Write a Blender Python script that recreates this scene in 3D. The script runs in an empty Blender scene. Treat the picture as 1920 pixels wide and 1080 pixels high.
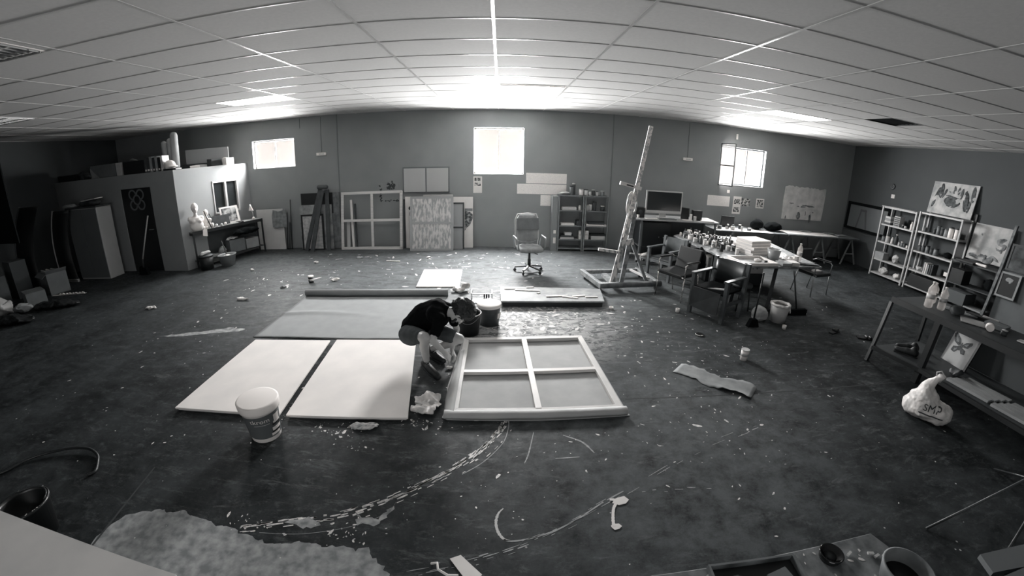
import bpy, bmesh, math, random
from mathutils import Vector, Matrix, noise
SC = bpy.context.scene
COL = SC.collection
PI = math.pi
rnd = random.Random(7)

# ---------------------------------------------------------------- camera
cam = bpy.data.cameras.new('camera')
cam_o = bpy.data.objects.new('camera', cam)
COL.objects.link(cam_o)
cam_o.location = (0, 0, 2.284)
cam_o.rotation_euler = (1.2492921, -0.0171466, -0.0252384)
cam.type = 'PANO'
cam.panorama_type = 'FISHEYE_LENS_POLYNOMIAL'
cam.sensor_fit = 'HORIZONTAL'
cam.sensor_width = 36
cam.sensor_height = 20.25
cam.fisheye_fov = math.radians(200)
cam.fisheye_polynomial_k0 = 0
cam.fisheye_polynomial_k1 = -0.06767377
cam.fisheye_polynomial_k2 = -0.00025588353
cam.fisheye_polynomial_k3 = 3.790028e-05
cam.fisheye_polynomial_k4 = -4.704e-08
cam.clip_start = 0.02
SC.camera = cam_o

# ---------------------------------------------------------------- world, lights, exposure
W = bpy.data.worlds.new('world'); SC.world = W; W.use_nodes = True
bgn = W.node_tree.nodes['Background']
bgn.inputs[0].default_value = (0.97, 1.0, 1.03, 1)
bgn.inputs[1].default_value = 0.2
SC.view_settings.view_transform = 'Standard'
SC.view_settings.look = 'None'
SC.view_settings.gamma = 1
SC.view_settings.use_curve_mapping = False
SC.view_settings.exposure = 0.16
SC.cycles.max_bounces = 8
SC.cycles.diffuse_bounces = 4
SC.cycles.use_denoising = True
SC.cycles.caustics_reflective = False
SC.cycles.caustics_refractive = False

WINS = {1: (-6.43, -5.20, 2.12, 2.83), 2: (-0.65, 0.53, 1.79, 2.90), 3: (5.59, 7.00, 1.83, 2.81)}
WPOW = {1: 960, 2: 2150, 3: 1150}
for k, (x0, x1, z0, z1) in WINS.items():
    l = bpy.data.lights.new('daylight', 'AREA'); l.shape = 'RECTANGLE'
    l.size = (x1-x0)+.5; l.size_y = (z1-z0)+.6; l.energy = WPOW[k]; l.color = (1.0, 0.99, 0.985)
    o = bpy.data.objects.new('daylight', l); COL.objects.link(o)
    o.location = ((x0+x1)/2, 10.50, (z0+z1)/2); o.rotation_euler = (-PI/2+.40, 0, 0)

# added fill light at an unseen gate opening behind the camera
l = bpy.data.lights.new('rear_fill_light', 'AREA'); l.shape = 'RECTANGLE'; l.size = 4.2; l.size_y = 2.6; l.energy = 88; l.color = (1, 1, 1)
o = bpy.data.objects.new('rear_fill_light', l); COL.objects.link(o); o.location = (-.6, -3.8, 1.45); o.rotation_euler = (PI/2, 0, 0)

H = 3.33; YB = 10.06; XR = 10.15; XL = -11.2

# ---------------------------------------------------------------- materials
MATS = {}
def tint(v):
    t = max(0, min(1, v))**.5
    return (v*(0.83+0.22*t), v*0.985, v*(1.055-0.115*t), 1)
def mat(name, v, rough=0.7, var=0.0, scale=8.0, metal=0.0, bump=0.0, spec=0.5, v2=None, stretch=(1,1,1), det=4, lo=.35, hi=.65):
    """grey surface of value v; var/v2 mixes in a second value through noise"""
    if name in MATS: return MATS[name]
    m = bpy.data.materials.new(name); m.use_nodes = True; MATS[name] = m
    nt = m.node_tree; p = nt.nodes['Principled BSDF']
    p.inputs['Roughness'].default_value = rough
    p.inputs['Metallic'].default_value = metal
    p.inputs['Specular IOR Level'].default_value = spec
    p.inputs['Base Color'].default_value = tint(v)
    if var or v2 is not None or bump:
        tc = nt.nodes.new('ShaderNodeTexCoord'); mp = nt.nodes.new('ShaderNodeMapping')
        mp.inputs['Scale'].default_value = stretch
        nz = nt.nodes.new('ShaderNodeTexNoise'); nz.inputs['Scale'].default_value = scale; nz.inputs['Detail'].default_value = det
        nt.links.new(tc.outputs['Object'], mp.inputs[0]); nt.links.new(mp.outputs[0], nz.inputs['Vector'])
        if var or v2 is not None:
            cr = nt.nodes.new('ShaderNodeValToRGB')
            a = v*(1-var) ; b = v2 if v2 is not None else v*(1+var)
            cr.color_ramp.elements[0].position = lo; cr.color_ramp.elements[1].position = hi
            cr.color_ramp.elements[0].color = tint(a); cr.color_ramp.elements[1].color = tint(b)
            nt.links.new(nz.outputs['Fac'], cr.inputs[0]); nt.links.new(cr.outputs[0], p.inputs['Base Color'])
        if bump:
            bp = nt.nodes.new('ShaderNodeBump'); bp.inputs['Strength'].default_value = bump; bp.inputs['Distance'].default_value = 0.02
            nt.links.new(nz.outputs['Fac'], bp.inputs['Height']); nt.links.new(bp.outputs[0], p.inputs['Normal'])
    return m
def emit(name, v, s):
    m = bpy.data.materials.new(name); m.use_nodes = True; MATS[name] = m
    p = m.node_tree.nodes['Principled BSDF']
    p.inputs['Base Color'].default_value = tint(v)
    p.inputs['Emission Color'].default_value = (1, .98, .96, 1); p.inputs['Emission Strength'].default_value = s
    return m
def glassy(name, v=.9, rough=.08, alpha=.35):
    m = bpy.data.materials.new(name); m.use_nodes = True; MATS[name] = m
    p = m.node_tree.nodes['Principled BSDF']
    p.inputs['Base Color'].default_value = tint(v); p.inputs['Roughness'].default_value = rough
    p.inputs['Alpha'].default_value = alpha
    return m

WHITE = mat('white_paint', .82, .6, .05, 4)
CANVAS = mat('primed_canvas', .80, .75, .04, 3, bump=.05)
RAWCANVAS = mat('raw_canvas', .29, .85, .05, 5, bump=.08)
PINE = mat('pine_wood', .62, .6, .1, 3, stretch=(1, 1, 12))
PINE2 = mat('pale_wood', .72, .55, .06, 4)
DARKWOOD = mat('dark_wood', .07, .6, .25, 6)
MIDWOOD = mat('worn_wood', .28, .6, .3, 7, v2=.5)
GREYWOOD = mat('grey_wood', .15, .6, .25, 9, v2=.22)
BLACK = mat('black', .012, .5)
BLACKM = mat('black_metal', .02, .4)
BLACKC = mat('black_cloth', .008, .95, spec=.05, bump=.2, scale=20)
CHAR = mat('charcoal', .045, .6, .2, 8)
GREY = mat('grey_plastic', .16, .5, .1, 8)
MID = mat('mid_grey', .28, .6, .1, 6)
LIGHT = mat('light_grey', .5, .6, .08, 6)
STEEL = mat('grey_steel', .3, .4, .08, 5, metal=.3)
STEELD = mat('dark_steel', .15, .4, .08, 5, metal=.3)
CHROME = mat('chrome', .75, .12, metal=1)
CARD = mat('cardboard', .17, .85, .1, 5)
CARDL = mat('pale_cardboard', .33, .85, .1, 5)
PAPER = mat('paper', .72, .8, .03, 5)
PLASTW = mat('white_plastic', .8, .35)
PLASTB = mat('crumpled_plastic', .6, .35, .12, 12, bump=.5, v2=.82)
GLASS = glassy('clear_plastic')
PRINT = mat('printed_photo', .03, .6, v2=.6, scale=22, lo=.42, hi=.58)
TEXTP = mat('written_paper', .62, .8, v2=.82, scale=60, stretch=(1, 1, 4), lo=.35, hi=.5)
JARD = mat('dark_label', .06, .4, .3, 20, v2=.5, lo=.5, hi=.55)
JARM = mat('printed_label', .3, .4, .3, 25, v2=.75, lo=.45, hi=.55)
SPLAT = mat('paint_splattered_wood', .16, .6, v2=.62, scale=16, lo=.48, hi=.62)

# ---------------------------------------------------------------- mesh builder
class MB:
    def __init__(s): s.v = []; s.f = []; s.sm = []
    def add(s, vs, fs, smooth=False):
        n = len(s.v); s.v += [tuple(v) for v in vs]; s.f += [tuple(i+n for i in f) for f in fs]; s.sm += [smooth]*len(fs)
        return s
    def hexa(s, c8):
        return s.add(c8, [(0,3,2,1),(4,5,6,7),(0,1,5,4),(1,2,6,5),(2,3,7,6),(3,0,4,7)])
    def box(s, x0, x1, y0, y1, z0, z1):
        return s.hexa([(x0,y0,z0),(x1,y0,z0),(x1,y1,z0),(x0,y1,z0),(x0,y0,z1),(x1,y0,z1),(x1,y1,z1),(x0,y1,z1)])
    def curve(s, pts, r, seg=8, k=6):
        P = [Vector(p) for p in pts]; Q = []
        for i in range(len(P)-1):
            a, b, c, d = P[max(i-1,0)], P[i], P[i+1], P[min(i+2,len(P)-1)]
            for j in range(k):
                t = j/k; Q.append(.5*((2*b)+(c-a)*t+(2*a-5*b+4*c-d)*t*t+(3*b-a-3*c+d)*t**3))
        return s.tube(Q+[P[-1]], r, seg)
    def cbox(s, c, d, rz=0, M=None):
        hx, hy, hz = d[0]/2, d[1]/2, d[2]/2
        R = M if M is not None else Matrix.Rotation(rz, 3, 'Z')
        return s.hexa([Vector(c)+R@Vector(q) for q in [(-hx,-hy,-hz),(hx,-hy,-hz),(hx,hy,-hz),(-hx,hy,-hz),(-hx,-hy,hz),(hx,-hy,hz),(hx,hy,hz),(-hx,hy,hz)]])
    def beam(s, p, q, w, h, up=(0,0,1)):
        p, q = Vector(p), Vector(q); d = (q-p); L = d.length; d.normalize()
        u = Vector(up)
        if abs(d.dot(u)) > .97: u = Vector((0,1,0))
        r = d.cross(u).normalized(); u = r.cross(d)
        c = []
        for e in (p, q):
            c.append([e-r*w/2-u*h/2, e+r*w/2-u*h/2, e+r*w/2+u*h/2, e-r*w/2+u*h/2])
        return s.hexa(c[0]+c[1])
    def tube(s, pts, r, seg=10, close=False, smooth=True):
        pts = [Vector(p) for p in pts]; n = len(pts); rs = r if isinstance(r, (list, tuple)) else [r]*n
        vs = []; prev = None
        for i, p in enumerate(pts):
            if close: d = pts[(i+1)%n]-pts[i-1]
            else: d = pts[min(i+1,n-1)]-pts[max(i-1,0)]
            d.normalize()
            if prev is None:
                u = Vector((0,0,1)) if abs(d.z) < .9 else Vector((1,0,0)); a = d.cross(u).normalized()
            else: a = (prev - d*prev.dot(d)).normalized()
            prev = a; b = d.cross(a)
            for k in range(seg):
                t = 2*PI*k/seg; vs.append(p+(a*math.cos(t)+b*math.sin(t))*rs[i])
        fs = []
        m = n if close else n-1
        for i in range(m):
            for k in range(seg):
                j = (i+1)%n; fs.append((i*seg+k, i*seg+(k+1)%seg, j*seg+(k+1)%seg, j*seg+k))
        s.add(vs, fs, smooth)
        if not close:
            s.add(vs[:seg], [tuple(range(seg))[::-1]]); s.add(vs[-seg:], [tuple(range(seg))])
        return s
    def lathe(s, prof, c=(0,0,0), seg=24, M=None, smooth=True, ell=1.0):
        """prof: list of (radius, z); closed at ends when radius 0"""
        vs = []; c = Vector(c)
        for r, z in prof:
            for k in range(seg):
                t = 2*PI*k/seg; q = Vector((r*math.cos(t), r*ell*math.sin(t), z))
                vs.append(c+(M@q if M is not None else q))
        fs = []
        for i in range(len(prof)-1):
            for k in range(seg): fs.append((i*seg+k, i*seg+(k+1)%seg, (i+1)*seg+(k+1)%seg, (i+1)*seg+k))
        s.add(vs, fs, smooth)
        if prof[0][0] > 1e-6: s.add(vs[:seg], [tuple(range(seg))[::-1]])
        if prof[-1][0] > 1e-6: s.add(vs[-seg:], [tuple(range(seg))])
        return s
    def prism(s, poly, z0, z1, f=None):
        """polygon (2D) extruded from z0 to z1; f maps (x,y,z)->3D"""
        n = len(poly); f = f or (lambda x, y, z: (x, y, z))
        vs = [f(x, y, z0) for x, y in poly]+[f(x, y, z1) for x, y in poly]
        fs = [tuple(range(n))[::-1], tuple(range(n, 2*n))]+[(i, (i+1)%n, n+(i+1)%n, n+i) for i in range(n)]
        return s.add(vs, fs)
    def ell(s, c, r, seg=14, rings=8, M=None):
        pr = [(math.sin(PI*i/rings), -math.cos(PI*i/rings)) for i in range(rings+1)]
        vs = []; c = Vector(c)
        for a, z in pr:
            for k in range(seg):
                t = 2*PI*k/seg; q = Vector((a*math.cos(t)*r[0], a*math.sin(t)*r[1], z*r[2])); vs.append(c+(M@q if M is not None else q))
        fs = [(i*seg+k, i*seg+(k+1)%seg, (i+1)*seg+(k+1)%seg, (i+1)*seg+k) for i in range(rings) for k in range(seg)]
        return s.add(vs, fs, True)
    def jitter(s, amp, sc=5.0, seed=0):
        out = []
        for v in s.v:
            q = Vector(v); d = noise.noise_vector(q*sc+Vector((seed, seed*1.7, 0))); out.append(tuple(q+d*amp))
        s.v = out; return s
    def build(s, name, m, parent=None, bevel=0, weld=True):
        me = bpy.data.meshes.new(name); me.from_pydata(s.v, [], s.f)
        for p, sm in zip(me.polygons, s.sm): p.use_smooth = sm
        if weld:
            bm = bmesh.new(); bm.from_mesh(me); bmesh.ops.remove_doubles(bm, verts=bm.verts, dist=1e-5)
            bmesh.ops.dissolve_degenerate(bm, edges=bm.edges, dist=1e-6)
            bmesh.ops.recalc_face_normals(bm, faces=bm.faces); bm.to_mesh(me); bm.free()
        me.materials.append(m)
        o = bpy.data.objects.new(name, me); COL.objects.link(o)
        if parent is not None: o.parent = parent
        if bevel:
            b = o.modifiers.new('bevel', 'BEVEL'); b.width = bevel; b.segments = 2; b.limit_method = 'ANGLE'
        return o

def thing(name, label, cat, loc=(0,0,0), rz=0, group=None):
    o = bpy.data.objects.new(name, None); COL.objects.link(o); o.empty_display_size = .1
    o.location = loc; o.rotation_euler = (0, 0, rz); o['label'] = label; o['category'] = cat
    if group: o['group'] = group
    return o
def tag(o, label, cat, group=None, kind=None):
    o['label'] = label; o['category'] = cat
    if group: o['group'] = group
    if kind: o['kind'] = kind
    return o
def struct(o): o['kind'] = 'structure'; return o
def place(o, loc, rz=0): o.location = loc; o.rotation_euler = (0, 0, rz); return o
def copy_tree(o, parent=None):
    c = o.copy(); COL.objects.link(c); c.parent = parent
    for ch in list(o.children): copy_tree(ch, c)
    return c
def clone(src, loc, rz=0, label=None, group=None, scale=None):
    c = copy_tree(src); c.location = loc; c.rotation_euler = (0, 0, rz)
    if label: c['label'] = label
    if group: c['group'] = group
    if scale: c.scale = scale
    return c
DG = None
def blob(name, prims, voxel, m, parent=None, smooth=6, warp=None):
    """tapered capsules / ellipsoids fused into one continuous surface"""
    mb = MB()
    for pr in prims:
        if pr[0] == 's':
            r = pr[2] if isinstance(pr[2], (tuple, list)) else (pr[2],)*3
            mb.ell(pr[1], r, 16, 10, M=pr[3] if len(pr) > 3 else None)
        else:
            _, p, q, r1, r2 = pr; p, q = Vector(p), Vector(q); n = 6
            mb.tube([p.lerp(q, i/n) for i in range(n+1)], [r1+(r2-r1)*i/n for i in range(n+1)], 14)
            mb.ell(p, (r1,)*3, 14, 8); mb.ell(q, (r2,)*3, 14, 8)
    me = bpy.data.meshes.new('tmp'); me.from_pydata(mb.v, [], mb.f)
    bm = bmesh.new(); bm.from_mesh(me); bmesh.ops.remove_doubles(bm, verts=bm.verts, dist=1e-6); bmesh.ops.recalc_face_normals(bm, faces=bm.faces); bm.to_mesh(me); bm.free()
    t = bpy.data.objects.new('tmp', me); COL.objects.link(t)
    r = t.modifiers.new('r', 'REMESH'); r.mode = 'VOXEL'; r.voxel_size = voxel; r.use_smooth_shade = True
    if smooth:
        sm = t.modifiers.new('s', 'SMOOTH'); sm.factor = .5; sm.iterations = smooth
    dg = bpy.context.evaluated_depsgraph_get(); dg.update()
    me2 = bpy.data.meshes.new_from_object(t.evaluated_get(dg)); me2.name = name
    bpy.data.objects.remove(t)
    if warp:
        for v in me2.vertices: v.co = warp(v.co)
    for p in me2.polygons: p.use_smooth = True
    me2.materials.clear(); me2.materials.append(m)
    o = bpy.data.objects.new(name, me2); COL.objects.link(o)
    if parent is not None: o.parent = parent
    return o
def crumple(amp, sc, seed=0):
    def f(co):
        d = noise.noise_vector(Vector(co)*sc+Vector((seed*3.1, seed, 2)))
        e = noise.noise_vector(Vector(co)*sc*2.7+Vector((seed, 0, seed)))
        return Vector(co)+d*amp+e*amp*.4
    return f
def text_mesh(body, size):
    c = bpy.data.curves.new('t', 'FONT'); c.body = body; c.size = size; c.align_x = 'CENTER'; c.align_y = 'CENTER'; c.resolution_u = 3
    o = bpy.data.objects.new('t', c); COL.objects.link(o)
    dg = bpy.context.evaluated_depsgraph_get(); dg.update()
    me = bpy.data.meshes.new_from_object(o.evaluated_get(dg)); bpy.data.objects.remove(o)
    bm = bmesh.new(); bm.from_mesh(me)
    for _ in range(1): bmesh.ops.triangulate(bm, faces=bm.faces)
    vs = [tuple(v.co) for v in bm.verts]; fs = [tuple(v.index for v in f.verts) for f in bm.faces]; bm.free()
    return vs, fs
# ================================================================ THE SETTING
def floor_mat():
    m = bpy.data.materials.new('painted_concrete'); m.use_nodes = True; nt = m.node_tree; L = nt.links.new
    p = nt.nodes['Principled BSDF']; N = nt.nodes.new
    tc = N('ShaderNodeTexCoord')
    def nz(sc, det=5, st=(1,1,1), rough=.6, dist=0):
        mp = N('ShaderNodeMapping'); mp.inputs['Scale'].default_value = st
        n = N('ShaderNodeTexNoise'); n.inputs['Scale'].default_value = sc; n.inputs['Detail'].default_value = det; n.inputs['Roughness'].default_value = rough; n.inputs['Distortion'].default_value = dist
        L(tc.outputs['Object'], mp.inputs[0]); L(mp.outputs[0], n.inputs['Vector']); return n.outputs['Fac']
    def ramp(a, b, ca, cb, f):
        r = N('ShaderNodeValToRGB'); r.color_ramp.elements[0].position = a; r.color_ramp.elements[1].position = b
        r.color_ramp.elements[0].color = ca; r.color_ramp.elements[1].color = cb; L(f, r.inputs[0]); return r.outputs[0]
    def mix(f, a, b):
        x = N('ShaderNodeMix'); x.data_type = 'RGBA'
        if f is not None: L(f, x.inputs[0])
        L(a, x.inputs[6])
        if isinstance(b, tuple): x.inputs[7].default_value = b
        else: L(b, x.inputs[7])
        return x.outputs[2]
    base = ramp(.40, .62, tint(FLOOR_A), tint(FLOOR_B), nz(1.7, 12, dist=.15, rough=.74))
    fine = ramp(.38, .62, (0,0,0,1), (1,1,1,1), nz(9, 8, rough=.8))
    c1 = mix(None, base, tint(FLOOR_B*2.0)); 
    x = nt.nodes[-1]
    L(ramp(.52, .68, (0,0,0,1), (1,1,1,1), nz(6, 12, (1,1.6,1), .85)), c1.node.inputs[0])
    # drag marks and thin paint smears
    sm = ramp(.54, .66, (0,0,0,1), (1,1,1,1), nz(2.6, 12, (1,3.2,1), .82, .5))
    # smears gather round the working area and at the far side of the room
    gr = N('ShaderNodeTexGradient'); gr.gradient_type = 'SPHERICAL'
    mp = N('ShaderNodeMapping'); mp.inputs['Location'].default_value = (-.12, -.95, 0); mp.inputs['Scale'].default_value = (.13, .16, .2)
    L(tc.outputs['Object'], mp.inputs[0]); L(mp.outputs[0], gr.inputs[0])
    mm = N('ShaderNodeMath'); mm.operation = 'MULTIPLY'; L(sm, mm.inputs[0]); L(gr.outputs['Fac'], mm.inputs[1])
    c2 = mix(mm.outputs[0], c1, tint(.30))
    gr2 = N('ShaderNodeTexGradient'); gr2.gradient_type = 'SPHERICAL'
    mp2 = N('ShaderNodeMapping'); mp2.inputs['Location'].default_value = (-.22, -2.9, 0); mp2.inputs['Scale'].default_value = (.62, .52, .5)
    L(tc.outputs['Object'], mp2.inputs[0]); L(mp2.outputs[0], gr2.inputs[0])
    sp = ramp(.44, .52, (0,0,0,1), (1,1,1,1), nz(7, 8, (1,1.8,1), .75, .8))
    mm2 = N('ShaderNodeMath'); mm2.operation = 'MULTIPLY'; L(sp, mm2.inputs[0])
    g3 = N('ShaderNodeMath'); g3.operation = 'MULTIPLY'; g3.use_clamp = True; g3.inputs[1].default_value = 1.7; L(gr2.outputs['Fac'], g3.inputs[0])
    L(g3.outputs[0], mm2.inputs[1])
    c3 = mix(mm2.outputs[0], c2, tint(.55))
    # small drops
    vo = N('ShaderNodeTexVoronoi'); vo.inputs['Scale'].default_value = 6.5; vo.inputs['Randomness'].default_value = 1
    L(tc.outputs['Object'], vo.inputs['Vector'])
    dr = ramp(.04, .06, (1,1,1,1), (0,0,0,1), vo.outputs['Distance'])
    pk = ramp(.52, .56, (0,0,0,1), (1,1,1,1), nz(1.7, 3))
    mm3 = N('ShaderNodeMath'); mm3.operation = 'MULTIPLY'; L(dr, mm3.inputs[0]); L(pk, mm3.inputs[1])
    c4 = mix(mm3.outputs[0], c3, tint(.5))
    dk = ramp(.60, .72, (0,0,0,1), (.75,.75,.75,1), nz(1.9, 9, (1,1,1), .75, .2))
    c5 = mix(dk, c4, tint(FLOOR_A*.55))
    gr3 = N('ShaderNodeTexGradient'); gr3.gradient_type = 'QUADRATIC_SPHERE'
    mp3 = N('ShaderNodeMapping'); mp3.inputs['Location'].default_value = (-.55, -.95, 0); mp3.inputs['Scale'].default_value = (.36, .36, .36)
    L(tc.outputs['Object'], mp3.inputs[0]); L(mp3.outputs[0], gr3.inputs[0])
    wr = ramp(.36, .60, (0,0,0,1), (1,1,1,1), nz(3.4, 11, (1,1,1), .78, .15))
    m4 = N('ShaderNodeMath'); m4.operation = 'MULTIPLY'; m4.use_clamp = True; L(wr, m4.inputs[0])
    m5 = N('ShaderNodeMath'); m5.operation = 'MULTIPLY'; m5.use_clamp = True; m5.inputs[1].default_value = 2.2; L(gr3.outputs['Fac'], m5.inputs[0]); L(m5.outputs[0], m4.inputs[1])
    c5 = mix(m4.outputs[0], c5, tint(.10))
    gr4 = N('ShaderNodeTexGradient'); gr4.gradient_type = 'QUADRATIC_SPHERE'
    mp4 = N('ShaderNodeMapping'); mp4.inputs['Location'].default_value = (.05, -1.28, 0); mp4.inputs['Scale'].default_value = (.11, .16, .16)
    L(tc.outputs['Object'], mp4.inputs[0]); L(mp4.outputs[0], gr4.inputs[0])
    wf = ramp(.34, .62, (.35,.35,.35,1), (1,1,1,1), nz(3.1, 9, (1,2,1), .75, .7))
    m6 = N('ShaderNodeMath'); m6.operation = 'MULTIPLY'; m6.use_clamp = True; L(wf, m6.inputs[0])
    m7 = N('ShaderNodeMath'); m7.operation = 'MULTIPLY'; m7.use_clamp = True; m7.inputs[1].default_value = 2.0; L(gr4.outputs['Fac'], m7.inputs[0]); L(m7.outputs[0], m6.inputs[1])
    c5 = mix(m6.outputs[0], c5, tint(.17))  # far floor paled, window gloss put into the colour
    p.inputs['Specular IOR Level'].default_value = .10
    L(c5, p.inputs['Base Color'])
    rr = N('ShaderNodeMapRange'); rr.inputs['To Min'].default_value = .5; rr.inputs['To Max'].default_value = .75
    L(fine, rr.inputs['Value']); L(rr.outputs[0], p.inputs['Roughness'])
    bp = N('ShaderNodeBump'); bp.inputs['Strength'].default_value = .12; bp.inputs['Distance'].default_value = .01
    L(fine, bp.inputs['Height']); L(bp.outputs[0], p.inputs['Normal'])
    return m
FLOOR_A, FLOOR_B = .014, .044
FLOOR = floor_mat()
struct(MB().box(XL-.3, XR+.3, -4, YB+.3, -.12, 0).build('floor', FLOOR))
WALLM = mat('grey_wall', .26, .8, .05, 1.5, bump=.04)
WALLD = mat('grey_wall_dimmed', .066, .8, .05, 1.5)  # wall grey darkened to stand in for vignetting at the sides
# far wall with three window openings
mb = MB(); xs = [XL-.3]; 
for k in (1, 2, 3):
    x0, x1, z0, z1 = WINS[k]
    mb.box(xs[-1], x0, YB, YB+.2, 0, H); mb.box(x0, x1, YB, YB+.2, 0, z0); mb.box(x0, x1, YB, YB+.2, z1, H); xs.append(x1)
mb.box(xs[-1], XR+.3, YB, YB+.2, 0, H)
struct(mb.build('wall_back', WALLM))
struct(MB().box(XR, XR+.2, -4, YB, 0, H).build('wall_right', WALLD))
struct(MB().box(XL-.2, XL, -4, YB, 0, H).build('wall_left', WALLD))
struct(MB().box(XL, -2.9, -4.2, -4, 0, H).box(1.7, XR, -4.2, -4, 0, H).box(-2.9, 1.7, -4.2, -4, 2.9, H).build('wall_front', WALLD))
# shallow pilaster lines and conduits on the far wall
for i, x in enumerate((-4.02, 2.68)):
    struct(MB().box(x-.012, x+.012, YB-.012, YB+.001, 0, H).build('trim_%d' % (i+1), mat('joint', .18, .8)))
# window frames
FRAME = mat('window_frame', .12, .5)
GLZ = glassy('window_glass', .95, .05, .12)
for k, (x0, x1, z0, z1) in WINS.items():
    w = MB(); t = .035
    w.box(x0, x1, YB+.10, YB+.15, z0, z0+t).box(x0, x1, YB+.10, YB+.15, z1-t, z1).box(x0, x0+t, YB+.10, YB+.15, z0, z1).box(x1-t, x1, YB+.10, YB+.15, z0, z1)
    xm = x0+(x1-x0)*(.5 if k < 3 else .62)
    w.box(xm-.012, xm+.012, YB+.11, YB+.14, z0, z1)
    o = struct(w.build('window_%d' % k, FRAME if k == 3 else WHITE))
    g = MB().box(x0+t, x1-t, YB+.122, YB+.126, z0+t, z1-t).build('window_pane', GLZ, o)
    if k == 3:   # casement swung into the room at the left
        s = MB(); a = math.radians(62); d = Vector((math.cos(a), -math.sin(a), 0)); hx = Vector((x0+.02, YB, 0)); wd = .42
        for z in (z0-.02, (z0+z1)/2, z1+.06): s.beam(hx+Vector((0,0,z)), hx+d*wd+Vector((0,0,z)), .025, .03)
        for e in (0, wd): s.beam(hx+d*e+Vector((0,0,z0-.03)), hx+d*e+Vector((0,0,z1+.07)), .03, .03, up=(0,1,0))
        s.build('casement', FRAME, o)
        MB().beam(hx+Vector((0,0,(z0+z1)/2)), hx+d*wd+Vector((0,0,(z0+z1)/2)), .004, z1-z0).build('casement_pane', GLZ, o)

# ---- suspended ceiling: tiles and T bars
COLS = [-11.15, -9.85, -8.6, -7.33, -6.06, -4.779, -3.513, -2.289, -1.13, -.075, .973, 2.1, 3.329, 4.54, 5.818, 7.05, 8.3, 9.55]
ROWS = [-3.8, -3.2, -2.6, -2.0, -1.4, -.8, -.2, .38, .95, 1.53, 2.104, 2.676, 3.253, 3.859, 4.479, 5.107, 5.709, 6.356, 6.995, 7.663, 8.29, 8.91, 9.52]
TILE = mat('ceiling_tile', .50, .9, .03, 30, bump=.03)
TBAR = mat('ceiling_grid', .5, .32, metal=.0, spec=.6)
hole = (5.818, 6.62, 5.107, 5.709)
c = MB()
c.box(XL-.3, XR+.3, -4, hole[2], H, H+.02).box(XL-.3, hole[0], hole[2], hole[3], H, H+.02).box(hole[1], XR+.3, hole[2], hole[3], H, H+.02).box(XL-.3, XR+.3, hole[3], YB+.3, H, H+.02)
struct(c.build('ceiling', TILE))
c = MB()
for x in COLS: c.box(x-.012, x+.012, -4, YB, H-.006, H-.001)
for y in ROWS:
    for a, b in zip([XL]+COLS, COLS+[XR]): c.box(a+.012, b-.012, y-.008, y+.008, H-.0035, H-.001)
struct(c.build('trim_3', TBAR))
v = thing('ceiling_vent', 'dark open vent panel in the ceiling grid near the right wall', 'vent', ((hole[0]+hole[1])/2, (hole[2]+hole[3])/2, H))
w_, d_ = (hole[1]-hole[0])/2, (hole[3]-hole[2])/2
MB().box(-w_, w_, -d_, d_, .12, .13).box(-w_, -w_+.01, -d_, d_, 0, .12).box(w_-.01, w_, -d_, d_, 0, .12).box(-w_, w_, -d_, -d_+.01, 0, .12).box(-w_, w_, d_-.01, d_, 0, .12).build('duct', BLACK, v)
s = MB()
for i in range(7): s.beam((-w_+.01, -d_+.06+i*.08, .03), (w_-.01, -d_+.06+i*.08, .03), .05, .006, up=(0,.6,1))
s.build('slats', mat('slat', .03, .5), v)

# ---- fluorescent fittings set into the grid
def light_fitting(x0, x1, y0, y1, on, label):
    t = thing('ceiling_light', label, 'ceiling light', ((x0+x1)/2, (y0+y1)/2, H), group=None)
    w, d = (x1-x0)/2-.02, (y1-y0)/2-.02
    fr = MB().box(-w, w, -d, -d+.02, -.004, 0).box(-w, w, d-.02, d, -.004, 0).box(-w, -w+.02, -d+.02, d-.02, -.004, 0).box(w-.02, w, -d+.02, d-.02, -.004, 0)
    fr.build('frame', WHITE, t)
    if on == 2:
        MB().box(-w+.02, w-.02, -d+.02, d-.02, -.006, -.002).build('diffuser', MATS['glow_diffuser'], t)
    else:
        MB().box(-w+.02, w-.02, -d+.02, d-.02, -.006, -.002).build('reflector', MATS['glow_reflector'] if on else STEELD, t)
        s = MB(); n = 14
        for i in range(n+1):
            x = -w+.03+(2*w-.06)*i/n; s.box(x-.003, x+.003, -d+.03, d-.03, -.016, -.006)
        for y in (-d+.02, -.12, .12, d-.025): s.box(-w+.02, w-.02, y, y+.006, -.018, -.006)
        s.build('louvre', WHITE if on else mat('dull_louvre', .45, .3, metal=.6), t)
        for y in (-.2, 0, .2): MB().tube([(-w+.05, y*.9, -.010), (w-.05, y*.9, -.010)], .003, 8).build('tube', MATS['glow_tube'] if on else PLASTW, t)
emit('glow_diffuser', .9, 7.0); emit('glow_reflector', .9, 2.2); emit('glow_tube', .9, 6)  # emission stands in for window reflections in the fittings
light_fitting(-4.779, -3.513, 6.356, 6.995, 2, 'bright ceiling panel light left of centre')
light_fitting(4.54, 5.818, 6.356, 6.995, 2, 'bright ceiling panel light on the right, above the desk')
light_fitting(-.075, .973, 6.356, 6.995, 1, 'louvred ceiling light just before the middle window')
light_fitting(-4.779, -3.6, 2.17, 2.676, 0, 'unlit louvred ceiling light nearest the camera at the left edge')
light_fitting(-8.6, -7.33, 4.479, 5.107, 0, 'unlit louvred ceiling light, smaller looking, far left edge')

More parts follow.
